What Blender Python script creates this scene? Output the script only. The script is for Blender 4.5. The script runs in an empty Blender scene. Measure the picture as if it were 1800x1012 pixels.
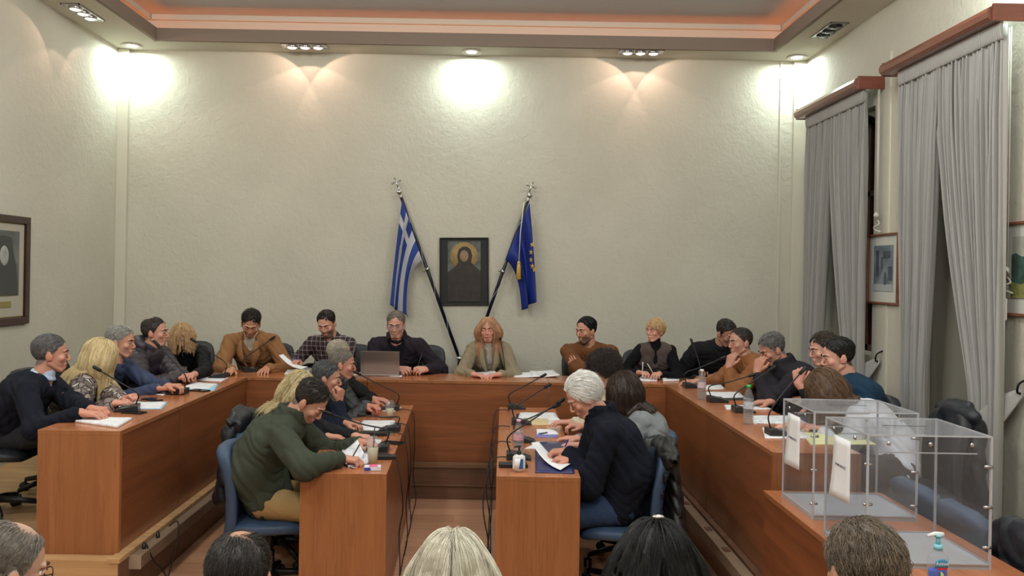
import bpy, bmesh, math, random
import numpy as np
from mathutils import Vector, Matrix

# ------------------------------------------------------------------ camera, world, exposure
F, HC, PX0, PY0, ROLL = 1400.0, 1.96, 862.0, 481.0, math.radians(1.0)
scn = bpy.context.scene
col = scn.collection
cd = bpy.data.cameras.new('camera'); cam = bpy.data.objects.new('camera', cd); col.objects.link(cam)
cam.location = (0, 0, HC); cam.rotation_euler = (math.pi/2, -ROLL, 0)
cd.sensor_fit = 'HORIZONTAL'; cd.sensor_width = 36; cd.lens = F/1800*36
cd.shift_x = (900-PX0)/1800; cd.shift_y = -(506-PY0)/1800
cd.clip_start = 0.05
scn.camera = cam
w = bpy.data.worlds.new('night'); scn.world = w; w.use_nodes = True
w.node_tree.nodes['Background'].inputs[0].default_value = (0.012, 0.016, 0.03, 1)
w.node_tree.nodes['Background'].inputs[1].default_value = 0.3
scn.view_settings.view_transform = 'Standard'; scn.view_settings.look = 'None'
scn.view_settings.gamma = 1; scn.view_settings.use_curve_mapping = False
scn.view_settings.exposure = 0.0
scn.cycles.max_bounces = 10; scn.cycles.transparent_max_bounces = 24; scn.cycles.transmission_bounces = 12
scn.cycles.sample_clamp_indirect = 4.0
scn.cycles.caustics_reflective = False; scn.cycles.caustics_refractive = False

# room sizes (metres): floor z=0, platform z=PL, council desk top ZD, low table top ZT
PL, ZD, ZT = 0.29, 1.01, 0.82
XL, XR, YB, YN, ZC = -4.04, 3.36, 8.6, -2.6, 4.31      # walls and soffit
TX0, TX1, TY1, ZU = -3.49, 2.89, 8.22, 4.62            # tray opening, upper ceiling

def lamp(kind, name, loc, power, color, size=0.1, rot=(0,0,0), spot=None, blend=0.3):
    l = bpy.data.lights.new(name, kind); l.energy = power; l.color = color
    if kind == 'AREA': l.shape = 'DISK'; l.size = size
    else: l.shadow_soft_size = size
    if spot: l.spot_size = math.radians(spot); l.spot_blend = blend
    o = bpy.data.objects.new(name, l); col.objects.link(o); o.location = loc; o.rotation_euler = rot
    return o
COVE_E = 6.5
COOL, WARM, NEUT = (0.84, 1.0, 0.93), (1.0, 0.68, 0.54), (0.97, 0.985, 0.96)
DOWN = [(-3.83, 8.42), (0-0.24, 8.43), (3.20, 8.42), (3.20, 5.05), (-3.88, 5.0), (3.20, 1.8), (-3.88, 1.8), (-0.3, -2.3)]
for x, y in DOWN:
    lamp('AREA', 'downlight_lamp', (x, y, ZC-0.035), 17.0, COOL, 0.12)
TRIPLE = [(-1.98, 8.33, 0), (1.53, 8.33, 0), (-3.80, 7.35, 1), (3.15, 7.50, 1), (-3.72, 3.6, 1), (3.05, 3.4, 1)]
for x, y, side in TRIPLE:
    if (x, y) == (3.15, 7.50): continue                 # this one is switched off
    for k in (-1, 0, 1):
        if side: lamp('SPOT', 'halogen_lamp', (x, y+0.125*k, ZC-0.06), 5, WARM, 0.012, (math.radians(34*k), math.radians(22 if x < 0 else -22)*-1, 0), 122, 0.08)
        else: lamp('SPOT', 'halogen_lamp', (x+0.125*k, y, ZC-0.06), 5, WARM, 0.012, (math.radians(12), math.radians(-38*k), 0), 124, 0.07)
FILL_LAMPS = [(-1.9, 4.6), (1.3, 4.6), (-1.9, 1.9), (1.3, 1.9), (-0.3, -0.6)]  # invented lamps out of view, added as general fill for hall and foreground
for x, y in FILL_LAMPS:
    lamp('POINT', 'fill_lamp_light', (x, y, ZU-0.33), 76.0 if y > 4 else 135.0, NEUT, 0.22)

def S(px, py):                                          # photo pixel -> levelled offsets
    dx, dy = px-PX0, py-PY0
    return dx*math.cos(ROLL)+dy*math.sin(ROLL), dy*math.cos(ROLL)-dx*math.sin(ROLL)
def P(px, py, Y):                                       # the point at depth Y seen there
    u, v = S(px, py); return Vector((u/F*Y, Y, HC-v/F*Y))
def G(px, py, z):                                       # the point on the level plane z seen there
    u, v = S(px, py); s = v/(HC-z); return Vector((u/s, F/s, z))

# ------------------------------------------------------------------ helpers: objects
rnd = random.Random(5); rs = np.random.RandomState(7)
def lin(c): return tuple(((x/255)/12.92 if x/255 <= .04045 else ((x/255+.055)/1.055)**2.4) for x in c)
def tag(o, label=None, cat=None, group=None, kind=None):
    if label: o['label'] = label
    if cat: o['category'] = cat
    if group: o['group'] = group
    if kind: o['kind'] = kind
    return o
def empty(name, loc=(0,0,0), rz=0, label=None, cat=None, group=None):
    o = bpy.data.objects.new(name, None); col.objects.link(o); o.location = loc; o.rotation_euler = (0,0,rz)
    return tag(o, label, cat, group)
def link(name, me, m=None, parent=None):
    o = bpy.data.objects.new(name, me); col.objects.link(o)
    if m is not None and len(me.materials) == 0: me.materials.append(m)
    if parent is not None: o.parent = parent
    return o
def kids(o): return [c for c in bpy.data.objects if c.parent == o]
def copy_tree(o, parent=None, known=None):
    c = o.copy(); col.objects.link(c); c.parent = parent
    for k in kids(o): copy_tree(k, c)
    return c
def np_mesh(name, v, quads, smooth=True, mi=None):
    me = bpy.data.meshes.new(name); v = np.asarray(v, dtype=np.float32); q = np.asarray(quads, dtype=np.int32)
    n = q.shape[1]
    me.vertices.add(len(v)); me.vertices.foreach_set('co', v.ravel())
    me.loops.add(q.size); me.loops.foreach_set('vertex_index', q.ravel())
    me.polygons.add(len(q)); me.polygons.foreach_set('loop_start', np.arange(len(q), dtype=np.int32)*n)
    if smooth: me.polygons.foreach_set('use_smooth', np.ones(len(q), dtype=bool))
    if mi is not None: me.polygons.foreach_set('material_index', np.asarray(mi, dtype=np.int32))
    me.update(calc_edges=True); me.validate()
    return me

class MB:                                               # collects shapes into one mesh
    def __init__(s): s.v = []; s.f = []; s.m = []; s.sm = []
    def add(s, vs, fs, mi=0, smooth=False):
        b = len(s.v); s.v += [tuple(x) for x in vs]
        for f in fs: s.f.append(tuple(b+i for i in f)); s.m.append(mi); s.sm.append(smooth)
        return s
    def box(s, x0, x1, y0, y1, z0, z1, mi=0, M=None, bev=0.0):
        if bev > 0:
            bm = bmesh.new(); bmesh.ops.create_cube(bm, size=1)
            for v in bm.verts: v.co = Vector((x0 if v.co.x < 0 else x1, y0 if v.co.y < 0 else y1, z0 if v.co.z < 0 else z1))
            bmesh.ops.bevel(bm, geom=list(bm.edges), offset=bev, segments=2, affect='EDGES', profile=0.6)
            vs = [v.co.copy() for v in bm.verts]; bm.verts.index_update()
            if M is not None: vs = [M @ v for v in vs]
            s.add(vs, [[v.index for v in f.verts] for f in bm.faces], mi); bm.free(); return s
        vs = [Vector((x, y, z)) for x in (x0, x1) for y in (y0, y1) for z in (z0, z1)]
        if M is not None: vs = [M @ v for v in vs]
        return s.add(vs, [(0,1,3,2),(4,6,7,5),(0,4,5,1),(2,3,7,6),(0,2,6,4),(1,5,7,3)], mi)
    def tube(s, pts, r, n=8, mi=0, caps=True, sq=1.0):
        pts = [Vector(p) for p in pts]; m = len(pts)
        rr = r if isinstance(r, (list, tuple)) else [r]*m
        t = [(pts[min(i+1, m-1)]-pts[max(i-1, 0)]).normalized() for i in range(m)]
        a = t[0].orthogonal().normalized(); vs = []
        for i in range(m):
            a = (a - t[i]*a.dot(t[i])); a = a.normalized() if a.length > 1e-6 else t[i].orthogonal().normalized()
            b = t[i].cross(a)
            for k in range(n):
                an = 2*math.pi*k/n; vs.append(pts[i]+a*math.cos(an)*rr[i]+b*math.sin(an)*rr[i]*sq)
        fs = [(i*n+k, i*n+(k+1)%n, (i+1)*n+(k+1)%n, (i+1)*n+k) for i in range(m-1) for k in range(n)]
        if caps: fs += [tuple(range(n-1, -1, -1)), tuple((m-1)*n+k for k in range(n))]
        return s.add(vs, fs, mi, True)
    def lathe(s, prof, n=20, mi=0, M=None, cx=0, cy=0, cap0=False, cap1=False):
        vs = [Vector((cx+r*math.cos(2*math.pi*k/n), cy+r*math.sin(2*math.pi*k/n), z)) for r, z in prof for k in range(n)]
        if M is not None: vs = [M @ v for v in vs]
        fs = [(i*n+k, i*n+(k+1)%n, (i+1)*n+(k+1)%n, (i+1)*n+k) for i in range(len(prof)-1) for k in range(n)]
        if cap0: fs.append(tuple(range(n-1, -1, -1)))
        if cap1: fs.append(tuple((len(prof)-1)*n+k for k in range(n)))
        return s.add(vs, fs, mi, True)
    def ball(s, c, r, n=12, mi=0, sc=(1,1,1), M=None):
        prof = [(math.sin(math.pi*i/(n//2+2)), -math.cos(math.pi*i/(n//2+2))) for i in range(n//2+3)]
        vs = [Vector((max(a, 1e-4)*r*sc[0]*math.cos(2*math.pi*k/n), max(a, 1e-4)*r*sc[1]*math.sin(2*math.pi*k/n), b*r*sc[2])) for a, b in prof for k in range(n)]
        vs = [(M @ v if M is not None else v)+Vector(c) for v in vs]
        return s.add(vs, [(i*n+k, i*n+(k+1)%n, (i+1)*n+(k+1)%n, (i+1)*n+k) for i in range(len(prof)-1) for k in range(n)], mi, True)
    def grid(s, fn, nu, nv, mi=0, thick=0.0):           # fn(u,v)->Vector, u,v in 0..1
        vs = [Vector(fn(i/nu, j/nv)) for i in range(nu+1) for j in range(nv+1)]
        fs = [(i*(nv+1)+j, (i+1)*(nv+1)+j, (i+1)*(nv+1)+j+1, i*(nv+1)+j+1) for i in range(nu) for j in range(nv)]
        if thick:
            N = len(vs); nm = [Vector((0,0,0)) for _ in vs]
            for f in fs:
                n_ = (vs[f[1]]-vs[f[0]]).cross(vs[f[3]]-vs[f[0]])
                for q in f: nm[q] += n_
            vs2 = [v - n_.normalized()*thick if n_.length > 0 else v for v, n_ in zip(vs, nm)]
            top = list(fs); fs = top+[tuple(N+q for q in reversed(f)) for f in top]
            W = nv+1
            rim = [(i*W, (i+1)*W) for i in range(nu)]+[(nu*W+j, nu*W+j+1) for j in range(nv)]
            rim += [((i+1)*W+nv, i*W+nv) for i in range(nu)]+[(j+1, j) for j in range(nv)]
            fs += [(b, a, a+N, b+N) for a, b in rim]; vs = vs+vs2
        return s.add(vs, fs, mi, True)
    def prism(s, poly, M, d, mi=0):                     # 2-D outline in local xy, depth d along z, placed by M
        n = len(poly); vs = [M @ Vector((x, y, 0)) for x, y in poly]+[M @ Vector((x, y, d)) for x, y in poly]
        return s.add(vs, [tuple(range(n-1, -1, -1)), tuple(range(n, 2*n))]+[(i, (i+1)%n, n+(i+1)%n, n+i) for i in range(n)], mi)
    def build(s, name, mats, parent=None, org=None, auto=True):
        me = bpy.data.meshes.new(name)
        v = s.v if org is None else [tuple(Vector(p)-Vector(org)) for p in s.v]
        me.from_pydata(v, [], s.f)
        me.polygons.foreach_set('material_index', s.m); me.polygons.foreach_set('use_smooth', s.sm)
        for m in (mats if isinstance(mats, (list, tuple)) else [mats]): me.materials.append(m)
        me.update(); o = bpy.data.objects.new(name, me); col.objects.link(o)
        if parent is not None: o.parent = parent
        elif org is not None: o.location = org
        return o
def spline(pts, n=6):                                   # Catmull-Rom
    pts = [Vector(p) for p in pts]; q = [pts[0]*2-pts[1]]+pts+[pts[-1]*2-pts[-2]]; out = []
    for i in range(1, len(q)-2):
        for k in range(n):
            t = k/n; out.append(0.5*((2*q[i])+(q[i+1]-q[i-1])*t+(2*q[i-1]-5*q[i]+4*q[i+1]-q[i+2])*t*t+(3*q[i]-q[i-1]-3*q[i+1]+q[i+2])*t**3))
    return out+[pts[-1]]

# ------------------------------------------------------------------ helpers: materials
MC = {}
def mat(name, c, rough=0.6, metal=0.0, spec=0.5, bump=0.0, bscale=40, var=0.0, vscale=6, vc=None, stretch=(1,1,1), coat=0, sheen=0, trans=0, ior=1.45, alpha=1, emit=0, sss=0, obj=True):
    if name in MC: return MC[name]
    m = bpy.data.materials.new(name); m.use_nodes = True; MC[name] = m; N = m.node_tree.nodes; L = m.node_tree.links
    b = N['Principled BSDF']; rgb = lin(c) + (1,)
    b.inputs['Base Color'].default_value = rgb; b.inputs['Roughness'].default_value = rough; b.inputs['Metallic'].default_value = metal
    b.inputs['Specular IOR Level'].default_value = spec; b.inputs['Coat Weight'].default_value = coat; b.inputs['Sheen Weight'].default_value = sheen
    b.inputs['Transmission Weight'].default_value = trans; b.inputs['IOR'].default_value = ior; b.inputs['Alpha'].default_value = alpha
    if sss: b.inputs['Subsurface Weight'].default_value = sss; b.inputs['Subsurface Radius'].default_value = (0.012, 0.004, 0.002); b.inputs['Subsurface Scale'].default_value = 1
    if emit: b.inputs['Emission Color'].default_value = rgb; b.inputs['Emission Strength'].default_value = emit
    if bump or var:
        tc = N.new('ShaderNodeTexCoord'); mp = N.new('ShaderNodeMapping'); mp.inputs['Scale'].default_value = stretch
        L.new(tc.outputs['Object'], mp.inputs[0])
    if var:
        n = N.new('ShaderNodeTexNoise'); n.inputs['Scale'].default_value = vscale; n.inputs['Detail'].default_value = 5; L.new(mp.outputs[0], n.inputs[0])
        r = N.new('ShaderNodeValToRGB'); c2 = lin(vc) if vc else tuple(x*(1-var) for x in rgb[:3])
        r.color_ramp.elements[0].position = 0.35; r.color_ramp.elements[1].position = 0.68
        r.color_ramp.elements[0].color = tuple(c2)+(1,); r.color_ramp.elements[1].color = rgb
        L.new(n.outputs[0], r.inputs[0]); L.new(r.outputs[0], b.inputs['Base Color'])
    if bump:
        n2 = N.new('ShaderNodeTexNoise'); n2.inputs['Scale'].default_value = bscale; n2.inputs['Detail'].default_value = 4; L.new(mp.outputs[0], n2.inputs[0])
        bp = N.new('ShaderNodeBump'); bp.inputs['Strength'].default_value = bump; bp.inputs['Distance'].default_value = 0.01
        L.new(n2.outputs[0], bp.inputs['Height']); L.new(bp.outputs[0], b.inputs['Normal'])
    return m
class NT:                                               # tiny node-graph writer
    def __init__(s, m): s.N = m.node_tree.nodes; s.L = m.node_tree.links; s.b = s.N['Principled BSDF']
    def n(s, t, **k):
        x = s.N.new('ShaderNode'+t)
        for a, v in k.items():
            if a in x.inputs.keys(): x.inputs[a].default_value = v
            else: setattr(x, a, v)
        return x
    def l(s, a, b): s.L.new(a, b)
    def math(s, op, a, b=None, c=None):
        x = s.N.new('ShaderNodeMath'); x.operation = op
        for i, v in enumerate((a, b, c)):
            if v is None: continue
            if isinstance(v, (int, float)): x.inputs[i].default_value = v
            else: s.L.new(v, x.inputs[i])
        return x.outputs[0]
    def mix(s, f, a, b):
        x = s.N.new('ShaderNodeMix'); x.data_type = 'RGBA'
        for i, v in ((0, f), (6, a), (7, b)):
            if isinstance(v, tuple): x.inputs[i].default_value = v if len(v) == 4 else v+(1,)
            elif isinstance(v, (int, float)): x.inputs[i].default_value = v
            else: s.L.new(v, x.inputs[i])
        return x.outputs[2]
    def ramp(s, f, *st):
        x = s.N.new('ShaderNodeValToRGB'); e = x.color_ramp.elements
        for i, (p, c) in enumerate(st):
            if i > 1: e.new(p)
            e[i].position = p; e[i].color = tuple(c)+(1,)
        s.L.new(f, x.inputs[0]); return x.outputs[0]
    def coord(s, sc=(1,1,1), kind='Object', rot=(0,0,0)):
        t = s.N.new('ShaderNodeTexCoord'); m = s.N.new('ShaderNodeMapping'); m.inputs['Scale'].default_value = sc; m.inputs['Rotation'].default_value = rot
        s.L.new(t.outputs[kind], m.inputs[0]); return m.outputs[0]
def wood(name, c1, c2, axis, rough=0.35, coat=0.3, k=1.0):     # axis = grain direction 0,1,2
    m = mat(name, c1, rough, coat=coat); t = NT(m); sc = [14*k, 14*k, 14*k]; sc[axis] = 0.9*k
    v = t.coord(tuple(sc)); n = t.n('TexNoise', Scale=1.0, Detail=7.0, Roughness=0.62, Distortion=0.6); t.l(v, n.inputs[0])
    sc2 = [70*k]*3; sc2[axis] = 3*k; n2 = t.n('TexNoise', Scale=1.0, Detail=3.0); t.l(t.coord(tuple(sc2)), n2.inputs[0])
    a = lin(c1); b = lin(c2); mid = tuple((x+y)/2 for x, y in zip(a, b))
    r = t.ramp(n.outputs[0], (0.30, b), (0.72, a)); e = t.mix(t.math('MULTIPLY', t.math('GREATER_THAN', n2.outputs[0], 0.60), 0.22), r, tuple(x*0.45 for x in b))
    t.l(e, t.b.inputs['Base Color']); t.b.inputs['Coat Roughness'].default_value = 0.25
    return m

# ------------------------------------------------------------------ helpers: rounded solids from blended distance fields
class Fld:
    def __init__(s): s.p = []; s.cut = []
    def cap(s, a, b, ra, rb=None, k=90, side=None, wd=1.0, quilt=0.0, qp=0.06):
        rb = ra if rb is None else rb
        s.p.append(('c', np.array(a, float), np.array(b, float), ra, rb, k, None if side is None else np.array(side, float), wd, quilt, qp)); return s
    def ell(s, c, r, R=None, k=90):
        s.p.append(('e', np.array(c, float), np.array(r, float), np.eye(3) if R is None else np.array(R, float), k)); return s
    def cutcap(s, a, b, ra, rb=None, side=None, wd=1.0):
        s.cut.append(('c', np.array(a, float), np.array(b, float), ra, ra if rb is None else rb, 0, None if side is None else np.array(side, float), wd, 0, 1)); return s
    def cutell(s, c, r, R=None): s.cut.append(('e', np.array(c, float), np.array(r, float), np.eye(3) if R is None else np.array(R, float), 0)); return s
    @staticmethod
    def ext(q):
        if q[0] == 'c':
            e = max(q[3], q[4])*max(1, q[7])+q[8]; return np.minimum(q[1], q[2])-e, np.maximum(q[1], q[2])+e
        e = q[2].max(); return q[1]-e, q[1]+e
    @staticmethod
    def dist(q, X, Y, Z):
        if q[0] == 'c':
            _, a, b, ra, rb, k, side, wd, ql, qp = q; ab = b-a; L2 = max(float(ab@ab), 1e-9)
            ox, oy, oz = X-a[0], Y-a[1], Z-a[2]
            t = np.clip((ox*ab[0]+oy*ab[1]+oz*ab[2])/L2, 0, 1)
            ox = ox-t*ab[0]; oy = oy-t*ab[1]; oz = oz-t*ab[2]
            if side is not None:
                w_ = (ox*side[0]+oy*side[1]+oz*side[2])*(1-1/wd); ox = ox-w_*side[0]; oy = oy-w_*side[1]; oz = oz-w_*side[2]
            r = ra+(rb-ra)*t
            if ql: r = r+ql*(np.abs(np.sin(math.pi*t*math.sqrt(L2)/qp))**0.6)
            return np.sqrt(ox*ox+oy*oy+oz*oz)-r
        _, c, r, R, k = q; ox, oy, oz = X-c[0], Y-c[1], Z-c[2]
        a = [(ox*R[0, i]+oy*R[1, i]+oz*R[2, i])/r[i] for i in range(3)]
        k0 = np.sqrt(a[0]**2+a[1]**2+a[2]**2)+1e-9; k1 = np.sqrt((a[0]/r[0])**2+(a[1]/r[1])**2+(a[2]/r[2])**2)+1e-9
        return k0*(k0-1)/k1
    def at(s, pts):                                     # hard distance at points (for collisions)
        d = np.full(len(pts), 1e3)
        for q in s.p: d = np.minimum(d, s.dist(q, pts[:, 0], pts[:, 1], pts[:, 2]))
        return d
    def mesh(s, h, noise=0.0, nfreq=1.0, seed=0, clip=None):
        lo = np.min([s.ext(q)[0] for q in s.p], 0)-3*h-0.012; hi = np.max([s.ext(q)[1] for q in s.p], 0)+3*h+0.012
        n = np.ceil((hi-lo)/h).astype(int)+1
        ax = [lo[i]+h*np.arange(n[i]) for i in range(3)]
        acc = {}
        def sl(q, m):
            a, b = s.ext(q); i0 = np.maximum(((a-m-lo)/h).astype(int), 0); i1 = np.minimum(((b+m-lo)/h).astype(int)+2, n)
            return i0, i1
        for q in s.p:
            k = q[5] if q[0] == 'c' else q[4]
            A = acc.setdefault(k, np.zeros(n, np.float32)); i0, i1 = sl(q, 4.0/k+h)
            if np.any(i1 <= i0): continue
            d = s.dist(q, ax[0][i0[0]:i1[0], None, None], ax[1][None, i0[1]:i1[1], None], ax[2][None, None, i0[2]:i1[2]])
            A[i0[0]:i1[0], i0[1]:i1[1], i0[2]:i1[2]] += np.exp(np.clip(-k*d, -30, 60)).astype(np.float32)
        D = None
        for k, A in acc.items():
            d = -np.log(A+1e-9)/k; D = d if D is None else np.minimum(D, d)
        if noise:
            X, Y, Z = ax[0][:, None, None]*nfreq, ax[1][None, :, None]*nfreq, ax[2][None, None, :]*nfreq
            w1 = 2.2*np.sin(X*19+Z*11+seed)+1.7*np.sin(Y*23-Z*9+seed*2.1)
            D = D-(noise*(np.abs(np.sin(X*16-Y*13+Z*38+w1))**0.7-0.5)+noise*0.5*np.sin(X*47+Y*41+Z*21-w1*1.3)).astype(np.float32)
        for q in s.cut:
            i0, i1 = sl(q, 0.03)
            if np.any(i1 <= i0): continue
            d = s.dist(q, ax[0][i0[0]:i1[0], None, None], ax[1][None, i0[1]:i1[1], None], ax[2][None, None, i0[2]:i1[2]])
            V = D[i0[0]:i1[0], i0[1]:i1[1], i0[2]:i1[2]]; np.maximum(V, (-d).astype(np.float32), out=V)
        if clip is not None:
            X, Y, Z = ax[0][:, None, None], ax[1][None, :, None], ax[2][None, None, :]
            D = np.maximum(D, clip(X, Y, Z))
        return nets(D.astype(np.float32), lo, h)
def nets(D, lo, h):
    I = D < 0; c = I[:-1, :-1, :-1].astype(np.int8)
    cn = [(a, b, e) for a in (0, 1) for b in (0, 1) for e in (0, 1)]; n = D.shape
    tot = np.zeros(tuple(x-1 for x in n), np.int8)
    for a, b, e in cn: tot += I[a:n[0]-1+a, b:n[1]-1+b, e:n[2]-1+e]
    act = (tot > 0) & (tot < 8); idx = np.argwhere(act); m = len(idx)
    if m == 0: return np.zeros((3, 3)), np.array([[0, 1, 2, 2]])
    vid = np.full(act.shape, -1, np.int32); vid[act] = np.arange(m)
    val = {q: D[idx[:, 0]+q[0], idx[:, 1]+q[1], idx[:, 2]+q[2]] for q in cn}
    sm = np.zeros((m, 3)); ct = np.zeros(m)
    for q in cn:
        for axn in range(3):
            if q[axn]: continue
            r = list(q); r[axn] = 1; a, b = val[q], val[tuple(r)]; x = (a < 0) != (b < 0)
            t = np.where(x, a/np.where(x, a-b, 1), 0); p = np.zeros((m, 3)); p[:] = q; p[:, axn] += t
            sm += p*x[:, None]; ct += x
    V = lo+h*(idx+sm/ct[:, None]); Q = []
    for axn in range(3):
        b, e = [(1, 2), (2, 0), (0, 1)][axn]
        s0 = [slice(1, -1)]*3; s0[axn] = slice(0, -1); s1 = [slice(1, -1)]*3; s1[axn] = slice(1, None)
        A, B = I[tuple(s0)], I[tuple(s1)]
        for fl in (0, 1):
            w_ = np.argwhere((A & ~B) if fl == 0 else (~A & B))
            if not len(w_): continue
            w_ = w_+np.array([0 if i == axn else 1 for i in range(3)])
            def g(db, de):
                o = w_.copy(); o[:, b] -= db; o[:, e] -= de; return vid[o[:, 0], o[:, 1], o[:, 2]]
            q4 = np.stack([g(1, 1), g(0, 1), g(0, 0), g(1, 0)], 1); Q.append(q4 if fl == 0 else q4[:, ::-1])
    Q = np.concatenate(Q); Q = Q[(Q >= 0).all(1)]
    return V, Q

# ------------------------------------------------------------------ people
def skin_mat():
    m = mat('skin', (205,150,120), 0.5, sss=0.12, bump=0.12, bscale=260); t = NT(m)
    a = t.n('Attribute', attribute_name='Col'); t.l(a.outputs['Color'], t.b.inputs['Base Color']); return m
def hair_mat(name, c, c2=None, rough=0.42):
    m = mat('hair '+name, c, rough, spec=0.35); t = NT(m)
    if not m.get('done'):
        c2 = c2 or tuple(x*0.55 for x in c); hi = t.n('HairInfo')
        n = t.n('TexNoise', Scale=38.0, Detail=4.0); t.l(t.coord((1,1,0.35)), n.inputs[0])
        f = t.math('ADD', t.math('MULTIPLY', hi.outputs['Random'], 0.6), t.math('MULTIPLY', n.outputs[0], 0.5))
        t.l(t.ramp(f, (0.18, lin(c2)), (0.85, lin(c))), t.b.inputs['Base Color']); m['done'] = 1
    return m
EYE = None
def unit(v): v = np.array(v, float); return v/max(np.linalg.norm(v), 1e-9)
def ik(S_, T, l1, l2, pole):
    S_, T = np.array(S_, float), np.array(T, float); d = T-S_; L = np.linalg.norm(d); u = d/L
    if L > (l1+l2)*0.985: k = L/(l1+l2)/0.985; l1 *= k; l2 *= k
    x = (l1*l1-l2*l2+L*L)/(2*L); y = math.sqrt(max(l1*l1-x*x, 0)); p = np.array(pole, float); p = unit(p-u*(p@u))
    return S_+u*x+p*y
def rotm(yaw, pitch, roll):                             # columns right, forward, up ; yaw = heading in degrees from +X
    a, b, c = map(math.radians, (yaw, pitch, roll))
    f = np.array([math.cos(a)*math.cos(b), math.sin(a)*math.cos(b), -math.sin(b)]); r = np.array([math.sin(a), -math.cos(a), 0]); u = np.cross(r, f)
    r2 = r*math.cos(c)-u*math.sin(c); u2 = u*math.cos(c)+r*math.sin(c)
    return np.stack([r2, f, u2], 1)
def hand(B, w_, fd, nr, s, side, curl=0.35, spread=1.0, pinch=0.0, fist=False):
    """w_ wrist, fd finger direction, nr outward normal of the back of the hand, side=+1 right / -1 left hand"""
    fd = unit(fd); nr = unit(np.array(nr)-fd*(np.array(nr)@fd)); sd = np.cross(fd, nr)*side      # sd points to the little finger side
    w_ = np.array(w_, float)
    kn = [(-0.029, 0.084), (-0.0095, 0.090), (0.0105, 0.086), (0.029, 0.077)]; ln = [0.072, 0.080, 0.074, 0.058]
    for i, (x, y) in enumerate(kn):
        K = w_+s*(sd*x*spread+fd*y); B.cap(w_+s*sd*x*0.55, K, 0.0175*s, 0.0125*s, k=260)
        a = curl*(1+0.12*i)*(1.0 if not fist else 1); q = K; ang = a*0.8; L = ln[i]*s
        for j, f_ in enumerate((0.46, 0.31, 0.23)):
            d = fd*math.cos(ang)-nr*math.sin(ang)+sd*(x*spread*2.2*max(0, 1-abs(ang)))
            e = q+unit(d)*L*f_; B.cap(q, e, (0.0098-0.0012*j)*s, (0.0090-0.0012*j)*s, k=700); q = e; ang += a*(1.15 if j == 0 else 0.9)
    b = w_+s*(-sd*0.024+fd*0.022-nr*0.006); c = b+s*(-sd*0.030*(1-0.5*pinch)+fd*0.032-nr*(0.012+0.02*pinch)); d = c+s*(fd*0.030-sd*0.008*(1-2*pinch)-nr*0.008)
    B.cap(b, c, 0.0165*s, 0.0125*s, k=400).cap(c, d, 0.0115*s, 0.0095*s, k=600)
    return w_+s*(fd*0.11-nr*0.03-sd*0.02)

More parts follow.
